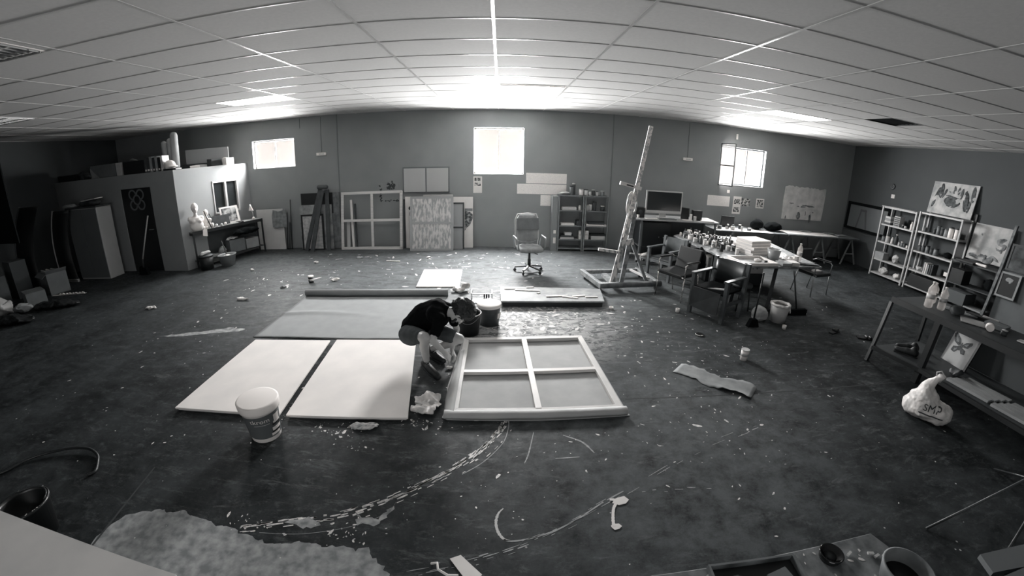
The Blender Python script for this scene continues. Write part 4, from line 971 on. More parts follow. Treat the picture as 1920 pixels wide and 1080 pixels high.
for k, (w, h, m) in enumerate([(.05, .30, DARKWOOD), (.06, .33, CHAR), (.05, .34, MID), (.045, .32, CHAR), (.05, .34, MID), (.045, .31, BLACK), (.04, .34, LIGHT)]):
    ob = thing('binder', ['dark binder, first from the left on the office roof', 'charcoal binder, second from the left on the roof', 'grey binder, third from the left on the roof', 'charcoal binder in the middle of the roof row', 'grey binder, right of middle in the roof row', 'black binder, last but one in the roof row', 'pale binder ending the row on the office roof'][k], 'binder', (-8.07+.082*k, 8.12, RZ), 0, bg)
    MB().box(-w/2-.01, w/2+.01, -.11, .11, 0, h).build('cover', m, ob); MB().box(-w/2+.002, w/2-.002, -.113, -.1105, .03, .07).build('spine_label', PAPER, ob)
o = blob('rolled_cardboard', [('c', (-.16, 0, .07), (-.18, 0, .62), .07, .07), ('c', (-.02, .02, .07), (-.01, .02, .66), .08, .08), ('c', (.13, 0, .08), (.14, 0, .78), .09, .09)], .015, CARDL, smooth=3); place(o, (-7.72, 8.50, RZ)); tag(o, 'three tall pale cardboard rolls standing on the office roof', 'cardboard rolls')
o = blob('helmet', [('s', (0, 0, .05), (.14, .12, .12)), ('s', (.08, 0, .02), (.12, .12, .03))], .01, WHITE); place(o, (-7.42, 8.10, RZ+.058)); tag(o, 'white cap like helmet on the office roof corner', 'helmet')
rbox('dark_tray', 'dark low tray beneath the white helmet on the roof corner', 'tray', -7.55, -7.18, 8.1, .2, .035, BLACK)
rbox('long_board', 'long pale board leaning along the wall above the office', 'board', -8.1, -6.95, 9.6, .04, .36, mat('dusty_board', .36, .7), RZ+.10, .3)
rbox('board_rest', 'dark beam carrying the long pale board on the roof', 'beam', -8.15, -6.9, 9.57, .2, .098, CHAR, RZ, .3)
for k, (x, y, w, h, d, m, lb, nm, ct) in enumerate([(-6.93, 8.95, .30, .06, .2, LIGHT, 'flat pale package on the office roof behind the corner', 'flat_package', 'package'), (-6.84, 9.2, .3, .17, .2, CHAR, 'dark bag next to the white box on the roof', 'dark_bag', 'bag'), (-6.72, 9.35, .22, .17, .18, WHITE, 'white box with black edge on the office roof', 'white_box', 'box')]):
    ob = MB().box(-w/2, w/2, -d/2, d/2, 0, h).jitter(.01 if m is not WHITE else 0, 6, k).build(nm, m, bevel=.004); place(ob, (x-.35+.18*k, y, RZ), 1.2); tag(ob, lb, ct)
rbox('white_roll', 'white tube lying by the edge of the office roof', 'tube', -7.2, -6.98, 8.55, .06, .05, WHITE, RZ, .9)
scrap_on('plastic_bag', 'crumpled clear bag at the right end of the office roof', 'bag', (-6.86, 9.45, RZ), (.24, .20, .18), PLASTB, 1.1, 13, .06)
# ---- workbench along the office side wall
BF0, BF1 = Vector((-6.98, 8.02, 0)), Vector((-6.12, 9.72, 0)); bd = (BF1-BF0).normalized(); bn = Vector((bd.y, -bd.x, 0)); BL = (BF1-BF0).length
brz = math.atan2(bd.y, bd.x)
t = thing('workbench', 'black metal workbench along the office wall crowded with things', 'workbench', tuple(BF0), brz)
DP = .30
MB().box(0, BL, 0, DP, .84, .87).build('top', mat('bench_top', .36, .6, .1, 7), t)
MB().box(0, BL, -.012, -.001, .80, .872).box(0, .02, 0, DP, .78, .838).box(BL-.02, BL, 0, DP, .78, .838).build('frame', BLACKM, t)
for x in (.015, BL-.02):
    for y in (.005, DP-.03): MB().box(x-.015, x+.02, y-.012, y+.02, 0, .84).build('leg', BLACKM, t)
MB().box(.03, BL-.03, .03, DP-.03, .16, .18).build('lower_shelf', BLACKM, t)
MB().box(.05, BL-.05, DP-.012, DP-.002, .19, .78).build('back_panel', mat('bench_back', .05, .7), t)
def onbench(u, w, z=.872): p = BF0+bd*u-bn*w; return (p.x, p.y, z)
# mannequin busts
def bust(label, loc, s, rz):
    o = thing('mannequin_bust', label, 'mannequin', loc, rz); o.scale = (s, s, s)
    blob('torso', [('s', (0, 0, .13), (.17, .11, .16)), ('s', (0, 0, .26), (.19, .10, .10)), ('c', (-.14, 0, .30), (.14, 0, .30), .06, .06), ('s', (-.07, -.07, .24), (.06, .05, .055)), ('s', (.07, -.07, .24), (.06, .05, .055)), ('c', (0, 0, .30), (0, 0, .42), .06, .045)], .014, WHITE, o)
    blob('head', [('s', (0, .0, .56), (.088, .105, .115)), ('s', (0, -.03, .50), (.06, .07, .08)), ('c', (0, -.10, .55), (0, -.115, .52), .012, .016)], .010, WHITE, o)
    return o
bust('white bald mannequin bust at the left end of the workbench', onbench(.16, .05), .95, brz-.3)
bust('smaller white mannequin bust behind, next to the office window', onbench(.46, .15), .66, brz-.9)
o = blob('clear_tub', [('s', (0, 0, .12), (.2, .10, .13))], .016, LIGHT); place(o, onbench(.02, .06)); o.location.x -= .0; bpy.data.objects.remove(o)
o = MB().box(-.28, .28, -.008, .008, 0, .24).build('dark_board', CHAR, bevel=.003); place(o, onbench(.80, .17, .874), brz); o.rotation_euler = (-.22, 0, brz); tag(o, 'dark grey flat board leaning under the office window', 'panel')
o = thing('painting', 'small dark figure painting with pale border leaning on the workbench', 'painting', onbench(1.12, .19, .874), brz); o.rotation_euler = (-.25, 0, brz)
MB().box(-.24, .26, -.008, .008, 0, .42).build('board', PAPER, o); MB().box(-.19, .20, -.0125, -.0085, .04, .38).build('picture', mat('figure_print', .04, .7, v2=.5, scale=7, lo=.42, hi=.62), o)
o = MB().tube([(.10*math.cos(a), .07*math.sin(a), .012) for a in [2*PI*k/20 for k in range(20)]], .012, 8, close=True).build('tape_ring', BLACK); place(o, onbench(1.30, .08)); tag(o, 'black ring of tape lying before the small painting', 'tape')
o = thing('desk_lamp', 'small pale triangular lamp at the right end of the workbench', 'lamp', onbench(1.72, .12))
MB().tube([(0, 0, 0), (0, 0, .16), (-.05, 0, .26)], .008, 6).build('stem', LIGHT, o); MB().lathe([(.06, 0), (.07, .01), (0, .012)], seg=16).build('base', LIGHT, o)
MB().prism([(-.10, .22), (.02, .22), (-.06, .38)], -.02, .02, lambda x, y, z: (x, z, y)).build('shade', WHITE, o)
rr = random.Random(21)
bm_items = [('white_pot', 'white pot among the clutter before the mannequin', 'pot', .32, .04, .07), ('white_pot', 'short white pot right of the mannequin', 'pot', .40, .06, .05), ('glue_bottle', 'small white bottle in the middle of the workbench', 'bottle', .55, .04, .10), ('grey_jar', 'grey jar near the middle of the workbench', 'jar', .66, .06, .06), ('brush_pot', 'small pot before the dark grey panel', 'pot', .78, .05, .05), ('white_pot', 'white pot left of the small painting', 'pot', .90, .07, .06), ('small_cup', 'white cup at the right end before the lamp', 'cup', 1.68, .04, .06)]
for nm, lb, ct, u, w, h in bm_items:
    ob = MB().lathe([(.03, 0), (.032, h), (.022, h), (.02, h*1.15), (0, h*1.15)], seg=14).build(nm, WHITE if 'white' in lb else LIGHT); place(ob, onbench(u, w)); tag(ob, lb, ct)
o = MB().cbox((0, 0, .01), (.45, .04, .015), .05).build('paint_brush', LIGHT); place(o, onbench(1.12, .04), brz+.05); tag(o, 'long pale brush lying along the front of the workbench', 'brush')
o = MB().prism([(-.05, 0), (.06, .02), (.05, -.16), (-.06, -.13)], -.003, .003, lambda x, y, z: (x, z, y)).build('hanging_rag', WHITE); place(o, (onbench(.30, -.03)[0], onbench(.30, -.03)[1], .872), brz); tag(o, 'white rag hanging over the front edge of the workbench', 'rag')
o = MB().beam((0, 0, 0), (-.14, .0, .42), .018, .018).build('dark_stick', BLACK); place(o, onbench(.50, .02, .874), brz); tag(o, 'thin black stick propped against the mannequin on the bench', 'stick')
o = MB().beam((0, 0, 0), (-.1, .0, .33), .014, .014).build('dark_stick', BLACK); place(o, onbench(.62, .10, .874), brz); tag(o, 'second thin black stick, leaning by the smaller bust', 'stick')
# under the bench
o = thing('waste_bin', 'black lidded waste bin under the left end of the workbench', 'bin', (onbench(.14, -.20, 0)[0], onbench(.14, -.20, 0)[1], 0), brz)
MB().lathe([(.15, 0), (.17, .30), (.165, .30), (.14, .02), (0, .02)], seg=24).build('body', BLACK, o); MB().lathe([(.178, .30), (.178, .325), (0, .34)], seg=24).build('lid', CHAR, o)
scrap_on('wood_offcuts', 'pale offcuts on top of the black bin', 'offcuts', (onbench(.14, -.20)[0], onbench(.14, -.20)[1], .335), (.26, .12, .08), LIGHT, brz, 17, .02)
scrap_on('black_jacket', 'black cloth stuffed under the right half of the workbench', 'cloth', onbench(1.38, .0, .56), (.75, .28, .18), BLACKC, brz, 19, .04)
carton('cardboard_box', 'open cardboard box under the workbench middle', (onbench(1.10, .10, .181)[0], onbench(1.10, .10, .181)[1], .181), (.42, .24, .30), CARD, brz, False)
carton('cardboard_box', 'second cardboard box under the workbench, further right', (onbench(1.55, .13, .181)[0], onbench(1.55, .13, .181)[1], .181), (.36, .22, .24), CARDL, brz, False)
scrap_on('newspaper', 'crumpled paper lying on the box under the bench', 'paper', onbench(1.02, .08, .496), (.34, .18, .06), LIGHT, brz, 23, .03)
scrap_on('grey_sack', 'grey sack left of the boxes under the bench', 'sack', onbench(.74, .10, .185), (.22, .14, .18), MID, brz, 25, .04)
o = MB().box(-.2, .2, -.1, .1, 0, .05).build('shelf_box', MID); place(o, onbench(.45, .13, .183), brz); tag(o, 'flat grey box on the lower bench shelf', 'box')
o = thing('grey_tub', 'grey oval tub with a stick in it before the workbench', 'tub', (-6.36, 8.36, 0), brz)
MB().lathe([(.16, 0), (.22, .25), (.235, .26), (.225, .27), (.21, .25), (.15, .015), (0, .015)], seg=28, ell=.8).build('body', mat('tub_grey', .24, .5), o)
scrap_on('tub_rags', 'white rags filling the grey oval tub', 'rags', (-6.36, 8.36, .12), (.24, .18, .14), PLASTB, .3, 27, .03)
o = MB().beam((0, 0, 0), (-.16, .06, .34), .02, .02).build('stirring_stick', BLACK); place(o, (-6.38, 8.40, .22)); tag(o, 'black stick standing in the grey oval tub', 'stick')
# ================================================================ THINGS ALONG THE FAR WALL
def lean(name, label, cat, x0, x1, z0, z1, y, m, t=.02, tilt=.03, rz=0, bev=0):
    ob = MB().box(x0-(x0+x1)/2, x1-(x0+x1)/2, -t/2, t/2, 0, z1-z0).build(name, m, bevel=bev); place(ob, ((x0+x1)/2, y, z0)); ob.rotation_euler = (-tilt, 0, rz); tag(ob, label, cat); return ob
lean('canvas_board', 'plain white board with torn tape leaning right of the workbench', 'board', -6.42, -5.62, .003, 1.06, 9.93, mat('dull_white', .55, .8, .06, 3), .03)
o = MB().prism([(0, 0), (.12, -.03), (.3, .0), (.42, -.02), (.44, .26), (.40, .44), (.2, .40), (.04, .44), (0, .3)], -.003, .003, lambda x, y, z: (x, z, y)).build('torn_paper', mat('torn_grey', .2, .8, .3, 12)); place(o, (-5.93, 9.893, .60)); o.rotation_euler = (-.03, 0, 0); tag(o, 'dark torn paper taped across the plain white board', 'paper')
for x, h, lb in ((-5.56, .95, 'short thin dark rod beside the white board'), (-5.43, 1.28, 'long thin dark rod leaning on the far wall'), (-5.50, .7, 'thin pale rod between the two dark rods')):
    o = MB().tube([(0, 0, 0), (.03, .10, h)], .013, 8).build('rod', BLACKM if 'dark' in lb else LIGHT); place(o, (x, 9.90, .002)); tag(o, lb, 'rod')
lean('wood_board', 'worn pale wooden board behind the black framed panel', 'board', -5.12, -4.22, .003, 1.13, 9.90, mat('worn_board', .24, .8, .25, 5, v2=.4), .03)
lean('chalkboard', 'black chalkboard showing above the worn wooden board', 'board', -5.08, -4.20, .9, 1.42, 9.985, BLACK, .02, .02); 

lean('tall_board', 'tall narrow grey board at the left of the open stretcher', 'board', -4.34, -4.03, .003, 1.42, 9.97, GREYWOOD, .025)
o = thing('framed_board', 'white speckled panel in black frame leaning low on the boards', 'panel', (-4.72, 9.79, .003)); o.rotation_euler = (-.06, 0, 0)
MB().box(-.30, .25, 0, .02, 0, .86).build('panel', mat('speckled', .42, .8, .2, 14, v2=.55), o); MB().box(-.33, -.29, -.015, .01, 0, .9).box(.25, .29, -.015, .01, 0, .9).box(-.29, .25, -.015, .01, .86, .9).box(-.29, .25, -.015, .01, 0, .03).build('black_frame', BLACK, o)
for a, b, lb in (((-4.89, 9.66, .0), (-4.48, 9.90, 1.52), 'dark plank leaning right, leftmost of the trestle legs'), ((-4.69, 9.58, 0), (-4.38, 9.80, 1.50), 'dark plank leaning right, second of the trestle legs'), ((-4.27, 9.66, .0), (-4.30, 9.90, 1.50), 'upright dark plank, right leg of the folded trestle')):
    a, b = Vector(a), Vector(b); o = MB().beam((0, 0, .012), b-a, .10, .035, up=(0, -1, .2)).build('dark_plank', mat('trestle_dark', .06, .6, .2, 6)); place(o, a); tag(o, lb, 'plank')
o = blob('wooden_block', [('c', (-.10, 0, 0), (.10, 0, 0), .055, .055)], .01, MATS['trestle_dark']); place(o, (-4.40, 9.86, 1.57)); tag(o, 'dark rounded wooden head joining the leaning planks', 'wooden head')
# open stretcher frame with battens inside
o = thing('open_stretcher', 'large open pale wooden stretcher leaning on the far wall', 'canvas frame', (-3.15, 9.76, .003)); o.rotation_euler = (-.10, 0, 0)
for a, b in (((-.80, 0, .035), (.78, 0, .035)), ((-.76, 0, 1.39), (.78, 0, 1.40)), ((-.78, 0, 0), (-.74, 0, 1.42)), ((.745, 0, 0), (.76, 0, 1.42))): MB().beam(a, b, .065, .03, up=(0, -1, 0)).build('stretcher_bar', PINE, o)
MB().beam((-.75, .0, .72), (.75, 0, .72), .06, .026, up=(0, -1, 0)).build('cross_bar', PINE, o); MB().beam((.02, -.004, .05), (.02, -.004, 1.39), .06, .026, up=(0, -1, 0)).build('cross_bar', PINE, o)
bat = MB().beam((0, 0, 0), (-.04, .13, 1.2), .055, .03, up=(0, -1, 0)).build('batten', PINE2); place(bat, (-3.66, 9.84, .02)); tag(bat, 'pale batten inside the open stretcher, right one', 'batten')
bat = MB().beam((0, 0, 0), (-.03, .12, 1.1), .04, .03, up=(0, -1, 0)).build('batten', CHAR); place(bat, (-3.58, 9.86, .02)); tag(bat, 'dark batten inside the open stretcher', 'batten')
bat = MB().beam((0, 0, 0), (.0, .12, .7), .09, .02, up=(0, -1, 0)).build('batten', mat('half_batten', .45, .7)); place(bat, (-3.80, 9.85, .02)); tag(bat, 'short wide batten at the left inside the open stretcher', 'batten')
# drawing pinned on wall behind stretcher
o = thing('wall_drawing', 'dark ink drawing pinned to the wall above the open stretcher', 'drawing', (-2.72, YB-.002, 1.12))
MB().box(-.28, .24, -.006, -.001, .0, .48).build('sheet', mat('wall_sheet', .26, .8), o); rr = random.Random(8); f_ = MB()
for k in range(26): f_.ell((.05+rr.gauss(0, .06), -.008, .38+rr.gauss(0, .05)), (rr.uniform(.015, .04), .002, rr.uniform(.01, .04)), 8, 4)
for k in range(16): f_.ell((-.26+rr.uniform(0, .06), -.008, .03+.4*rr.random()), (.018, .002, .02), 8, 4); f_.ell((-.2+.42*rr.random(), -.008, .03+.03*rr.random()), (.02, .002, .012), 8, 4)
f_.build('ink_marks', mat('ink', .05, .8), o)['kind'] = 'stuff'
o = thing('double_panel', 'two pale square panels in a dark frame hung above the leaning canvases', 'panel', (-1.79, YB-.025, 1.34))
MB().box(-.55, -.025, -.018, -.002, .03, .60).build('panel', mat('panel_grey', .42, .8), o); MB().box(.01, .53, -.018, -.002, .03, .60).build('panel', MATS['panel_grey'], o)
MB().box(-.58, .56, -.004, .022, 0, .63).build('backing_frame', mat('frame_grey', .16, .7), o)
o = MB().box(-.30, .30, -.02, .02, 0, 1.30).build('rear_board', mat('rear_pale', .48, .8)); place(o, (-1.5, 9.93, .003)); o.rotation_euler = (-.03, 0, 0); o.scale.x = 1.2; tag(o, 'pale board just showing behind the scribbled canvas', 'board')
o = thing('scribbled_canvas', 'canvas covered in pale scribbled strokes with wooden edge, leaning', 'painting', (-1.62, 9.62, .003)); o.rotation_euler = (-.12, 0, 0)
SCR = mat('scribbles', .34, .8, v2=.62, scale=9, stretch=(2.2, 1, .7), lo=.42, hi=.58, det=8)
MB().box(-.49, .47, -.006, .004, .03, 1.24).build('painted_face', SCR, o)
for a, b in (((-.53, -.0, .02), (.50, -.0, .02)), ((-.50, 0, 1.26), (.50, 0, 1.26)), ((-.51, 0, 0), (-.49, 0, 1.28)), ((.485, 0, 0), (.485, 0, 1.28)), ((-.5, -.002, .66), (.48, -.002, .66))): MB().beam(a, b, .055, .03, up=(0, -1, 0)).build('wooden_edge', mat('edge_wood', .36, .7), o)
o = thing('dark_edged_canvas', 'narrow canvas back with dark edge, between scribbled canvas and landscape', 'canvas', (-1.0, 9.80, .003)); o.rotation_euler = (-.08, 0, 0)
MB().box(-.16, .10, 0, .02, 0, 1.10).build('canvas_back', mat('narrow_back', .33, .8), o); MB().box(.10, .135, -.01, .022, 0, 1.12).box(-.16, .10, -.01, .0, 1.08, 1.12).box(-.16, .10, -.008, .0, .5, .54).build('dark_edge', CHAR, o)
o = thing('landscape_painting', 'black and white landscape picture at the right end of the leaning canvases', 'painting', (-.86, 9.93, .003)); o.rotation_euler = (-.04, 0, 0)
MB().box(-.30, .20, 0, .015, 0, 1.24).build('sheet', PAPER, o)
MB().prism([(.0, .42), (.06, .50), (.13, .56), (.17, .66), (.19, .72), (.19, .82), (.12, .88), (.0, .90)], -.006, -.001, lambda x, y, z: (x, z, y)).build('dark_trees', mat('tree_print', .08, .8, .3, 18, v2=.4, lo=.45), o)
MB().box(.0, .19, -.006, -.001, .90, .96).build('roof_line', mat('roof_print', .2, .8), o)
o = thing('portrait_canvas', 'narrow white canvas with a dark blot at the left of the scribbled canvas', 'painting', (-2.24, 9.88, .003)); o.rotation_euler = (-.06, 0, 0)
MB().box(-.07, .17, 0, .02, 0, 1.26).build('sheet', PAPER, o); MB().ell((.07, -.002, .98), (.06, .003, .05)).ell((.08, -.002, .84), (.045, .003, .10)).build('dark_blot', CHAR, o); MB().box(.05, .09, -.03, -.004, 0, .72).build('stick', PINE, o); MB().box(-.12, -.07, -.01, .01, 0, 1.2).build('dark_side', CHAR, o)
# papers on the wall
def sheet(name, label, x0, x1, z0, z1, m, cat='paper', wall='b'):
    ob = MB().box(x0, x1, YB-.004, YB-.001, z0, z1).build(name, m); tag(ob, label, cat); return ob
sheet('printed_banner', 'long written paper, upper one right of the middle window', .60, 1.58, 1.58, 1.83, TEXTP)
sheet('printed_banner', 'long written paper, lower one right of the middle window', .39, 1.58, 1.32, 1.565, TEXTP)
sheet('wall_note', 'square white note under the long written papers', .96, 1.21, 1.04, 1.30, TEXTP)
o = sheet('photo_sheet', 'white sheet with two small photos below the middle window', -.66, -.45, 1.33, 1.73, PAPER)
for z in (1.50, 1.62): MB().box(-.63, -.48, YB-.007, YB-.0045, z, z+.08).build('photo', PRINT, o)
sheet('wall_chart', 'white wall chart, left of the photos by the computer desk', 5.34, 6.01, 1.25, 1.52, TEXTP, 'chart')
o = sheet('photo_sheet', 'white sheet with two photos below the right window', 6.12, 6.37, 1.07, 1.54, PAPER)
for z in (1.12, 1.34): MB().box(6.15, 6.34, YB-.007, YB-.0045, z, z+.13).build('photo', PRINT, o)
sheet('wall_photo', 'dark photo print beside the two photo sheet', 6.38, 6.65, 1.30, 1.50, PRINT, 'photo')
o = sheet('wall_photo', 'lone small framed photo right of the wall prints', 6.85, 7.11, 1.27, 1.53, PAPER, 'photo'); MB().box(6.88, 7.08, YB-.007, YB-.0045, 1.30, 1.50).build('photo', PRINT, o)
sheet('switch_plate', 'small white switch plate under the right window', 5.90, 5.98, 1.61, 1.69, WHITE, 'switch')
o = thing('wall_painting', 'unframed white abstract painting with torn edge on the far wall', 'painting', (8.48, YB-.02, 1.04))
rr = random.Random(6); pl = [(-.72, 0), (.72, .02)]+[(.74, .3), (.75, .9)]+[(.74-1.46*k/24, .92+rr.uniform(-.03, .03)) for k in range(25)]+[(-.74, .5)]
MB().prism(pl, -.012, .012, lambda x, y, z: (x, z, y)).build('canvas', mat('abstract_ground', .50, .8, .12, 5, v2=.6), o)
f_ = MB()
for x, z, w, h in ((-.1, .38, .24, .02), (.1, .42, .34, .016), (.25, .40, .2, .02), (-.45, .45, .12, .014), (-.15, .12, .10, .12), (.28, .08, .06, .16), (-.6, .05, .03, .06), (.1, .2, .02, .08), (.33, .24, .08, .02)): f_.ell((x, -.014, z), (w*.7, .003, h*.9), 10, 5)
f_.jitter(.012, 14, 3).build('dark_strokes', mat('abstract_strokes', .10, .8, .3, 10, v2=.2), o)['kind'] = 'stuff'
for x, lb in ((-4.45, 'small white emergency light with a cable, left part of the far wall'), (4.66, 'small white emergency light with a cable, above the computer desk')):
    o = thing('emergency_light', lb, 'wall light', (x, YB, 2.38)); MB().box(-.13, .13, -.05, -.001, -.03, .04).build('housing', WHITE, o, bevel=.004)
    MB().box(-.003, .003, -.008, -.001, .041, .92).build('cable', CHAR, o); MB().box(-.06, .08, -.053, -.0505, -.015, .02).build('lens', LIGHT, o)
o = MB().box(6.02, 6.06, YB-.03, YB-.001, 3.02, 3.16).build('sensor', WHITE); tag(o, 'tiny white sensor above the right window', 'sensor')
o = MB().tube([(-5.02, YB-.006, 3.30), (-5.02, YB-.006, 3.05)], .005, 6).build('wall_cable', CHAR); tag(o, 'short dark cable on the wall above the left window', 'cable')
# ---- low steel shelving on the far wall
SH = mat('shelf_grey', .19, .5, .1, 6)
o = thing('steel_shelf', 'wide low grey steel shelving on the far wall, left of the easel', 'shelf', (1.97, 9.86, 0))
for x in (-.60, -.02, .03, .60):
    for y in (-.16, .15): MB().box(x-.016, x+.016, y-.016, y+.016, 0, 1.345).build('post', SH, o)
for a, b in ((-.58, -.04), (.05, .58)):
    for z in (.05, .27, .60, .97, 1.33): MB().box(a-.0, b+.0, -.17, .16, z, z+.022).build('shelf_board', SH, o)
o2 = thing('tall_locker', 'slim grey cupboard with two labels, left of the steel shelving', 'cupboard', (1.28, 9.88, 0)); MB().box(-.07, .07, -.15, .15, 0, 1.31).build('body', mat('locker', .24, .6), o2)
MB().box(-.02, .04, -.156, -.1505, .42, .50+.0).build('label', WHITE, o2); MB().box(-.02, .04, -.156, -.1505, .18, .32).build('label', WHITE, o2)
def jar(name, label, cat, loc, r, h, m, lid=None, group=None, neck=None):
    o = thing(name, label, cat, loc, 0, group)
    if neck: MB().lathe([(r*.95, 0), (r, .01), (r, h*.62), (r*neck, h*.78), (r*neck, h*.92), (0, h*.92)], seg=16).build('body', m, o)
    else: MB().lathe([(r*.95, 0), (r, .005), (r, h*.86), (r*.85, h*.88), (0, h*.88)], seg=16).build('body', m, o)
    MB().lathe([(r*(neck or .9)*1.08, h*(.921 if neck else .881)), (r*(neck or .9)*1.08, h), (0, h)], seg=16).build('lid', lid or WHITE, o)
    return o
g = 'pots on top of the steel shelving'
for k, (x, r, h, m) in enumerate([(1.66, .05, .22, GREY), (1.72, .04, .28, CHAR), (1.90, .055, .15, PAPER), (2.02, .055, .14, LIGHT), (2.12, .03, .09, LIGHT), (2.20, .045, .14, CHAR), (2.29, .03, .10, LIGHT), (2.42, .05, .12, GREY)]):
    jar('paint_pot', 'pot of paint standing on top of the steel shelving by the far wall', 'pot', (x, 9.80+.02*(k % 2), 1.353), r, h, m, CHAR if k % 3 == 0 else LIGHT, g)
scrap_on('paper_heap', 'crumpled pale papers on the left top of the steel shelving', 'paper', (1.52, 9.84, 1.353), (.28, .25, .07), LIGHT, 0, 31, .02)
g = 'pots on the upper steel shelf'
for k, (x, r, h, m) in enumerate([(1.88, .03, .11, PAPER), (2.07, .04, .13, LIGHT), (2.14, .04, .14, LIGHT), (2.24, .05, .22, CHAR), (2.44, .05, .12, CHAR)]):
    jar('paint_pot', 'pot standing on the upper shelf of the steel shelving', 'pot', (x, 9.80, .993), r, h, m, CHAR if k == 3 else PAPER, g)
for x, z, w, h, m, lb in ((1.62, .992, .34, .07, LIGHT, 'white carton on the upper left steel shelf'), (1.60, .622, .32, .05, PAPER, 'pale tray on the middle left steel shelf'), (1.85, .622, .08, .12, CHAR, 'dark box at the end of the middle left steel shelf'), (2.30, .622, .50, .04, PAPER, 'long white board on the middle right steel shelf'), (2.30, .664, .4, .05, CHAR, 'dark tools case on the long white board'), (1.60, .292, .34, .04, LIGHT, 'lowest of the grey folders on the lower left shelf'), (1.60, .334, .30, .045, CHAR, 'dark folder on the pile on the lower left shelf'), (1.62, .381, .16, .07, LIGHT, 'small pale carton topping the pile, lower left shelf'), (2.36, .292, .34, .09, LIGHT, 'pale carton on the lower right steel shelf'), (2.36, .384, .38, .04, BLACK, 'black folder on the pale carton, lower right shelf')):
    ob = MB().box(-w/2, w/2, -.09, .09, 0, h).build('storage_box' if h > .045 else 'folder', m, bevel=.003); place(ob, (x, 9.82, z)); tag(ob, lb, 'box' if h > .045 else 'folder')
for k, (x, z) in enumerate(((1.93, .292), (1.93, .40), (2.08, .292), (2.08, .40))): 
    ob = MB().box(-.045, .045, -.05, .05, 0, .10).build('small_carton', PAPER); place(ob, (x, 9.655, z-.0) if False else (x+.0, 9.80, z)); tag(ob, ['lower left white carton by the middle post of the steel shelf', 'upper left white carton by the middle post of the steel shelf', 'lower right white carton by the middle post of the steel shelf', 'upper right white carton by the middle post of the steel shelf'][k], 'carton')
# ================================================================ RIGHT SIDE: computer desk
o = thing('computer_desk', 'high narrow desk carrying the computer, right of the easel', 'desk', (3.9, 8.85, 0))
q = lambda x, y, z: (x-3.9, y-8.85, z)
MB().prism([(-1.08, -.38), (.98, -.35), (1.05, .36), (-.95, .36)], 1.0, 1.03).build('top', mat('desk_top', .38, .6, .08, 5), o, bevel=.003)
for x, y in ((-.90, -.36), (-.88, .30), (.92, -.30), (.95, .30)): MB().box(x-.02, x+.02, y-.02, y+.02, 0, .998).build('leg', STEELD, o)
MB().box(-.88, .9, -.30, .30, .40, .425).build('shelf', CHAR, o)
MB().box(-.84, .93, .31, .325, .1, .99).build('back_panel', mat('desk_back', .10, .7), o)
o = thing('computer_tower', 'large black computer case with small lights under the desk', 'computer', (3.42, 8.82, .428))
MB().box(-.36, .30, -.28, .26, 0, .53).build('case', mat('black_plastic', .015, .35), o, bevel=.006); MB().tube([(.14, -.281, .20), (.14, -.286, .20)], .012, 10).build('power_light', LIGHT, o); MB().tube([(.03, -.281, .21), (.03, -.286, .21)], .01, 10).build('button', MID, o)
o = thing('monitor', 'wide flat computer monitor with pale bezel on the desk', 'monitor', (3.60, 8.78, 1.032), .03)
MB().box(-.44, .44, -.01, .03, .10, .60).build('bezel', mat('bezel', .5, .35), o, bevel=.006); MB().box(-.41, .41, -.0125, -.0105, .165, .575).build('screen', mat('dark_screen', .03, .15), o)
MB().box(-.13, .13, -.07, .10, 0, .012).box(-.08, .08, .03, .045, .0, .25).build('stand', LIGHT, o)
def spk(x, lb):
    o = thing('speaker', lb, 'speaker', (x, 8.75, 1.032)); MB().box(-.10, .10, -.08, .08, 0, .22).build('cabinet', BLACK, o, bevel=.006); MB().lathe([(.05, 0), (.045, .006), (0, .004)], (0, -.081, .12), 16, M=Matrix.Rotation(PI/2, 3, 'X')).build('cone', CHAR, o)
spk(3.02, 'black speaker left of the computer monitor')
for nm, lb, ct, x, y, w, d, h, m, rz in [('keyboard', 'grey keyboard before the monitor', 'keyboard', 3.62, 8.58, .42, .13, .02, GREY, .05), ('dark_box', 'leaning black folder right of the monitor', 'folder', 4.12, 8.75, .04, .20, .26, BLACK, .5), ('black_box', 'black box at the right of the desk behind small pots', 'box', 4.40, 8.72, .22, .12, .22, BLACK, 0), ('paper_stack', 'white papers at the left front of the desk', 'papers', 3.25, 8.56, .30, .12, .012, PAPER, .1), ('paper_stack', 'white papers at the right end of the desk', 'papers', 4.62, 8.62, .3, .2, .015, PAPER, -.1), ('small_book', 'white book before the black box on the desk', 'book', 4.10, 8.56, .22, .10, .02, PAPER, -.3)]:
    ob = MB().box(-w/2, w/2, -d/2, d/2, 0, h).build(nm, m, bevel=.002); place(ob, (x, y, 1.032), rz); tag(ob, lb, ct)
jar('small_pot', 'white pot left of the black desk box', 'pot', (4.20, 8.60, 1.032), .03, .14, PAPER)
jar('small_pot', 'grey pot in front of the black desk box', 'pot', (4.29, 8.57, 1.032), .035, .10, LIGHT)
jar('small_pot', 'tiny white pot at the left end of the desk', 'pot', (2.95, 8.60, 1.032), .025, .07, PAPER)
ob = MB().box(-.09, .09, -.05, .05, 0, .045).build('cloth_pack', WHITE); place(ob, (3.18, 8.62, .428)); ob.location = (3.12, 8.55, .428) ; bpy.data.objects.remove(ob)
carton('storage_crate', 'pale crate on the floor below the computer shelf', (3.45, 8.8, 0), (.7, .4, .14), CARDL, 0, False)
ob = scrap_on('crumpled_cloth', 'white crumpled cloth lying on the crate below the computer', 'cloth', (3.25, 8.7, .148), (.24, .18, .10), PAPER, 0, 41, .03)
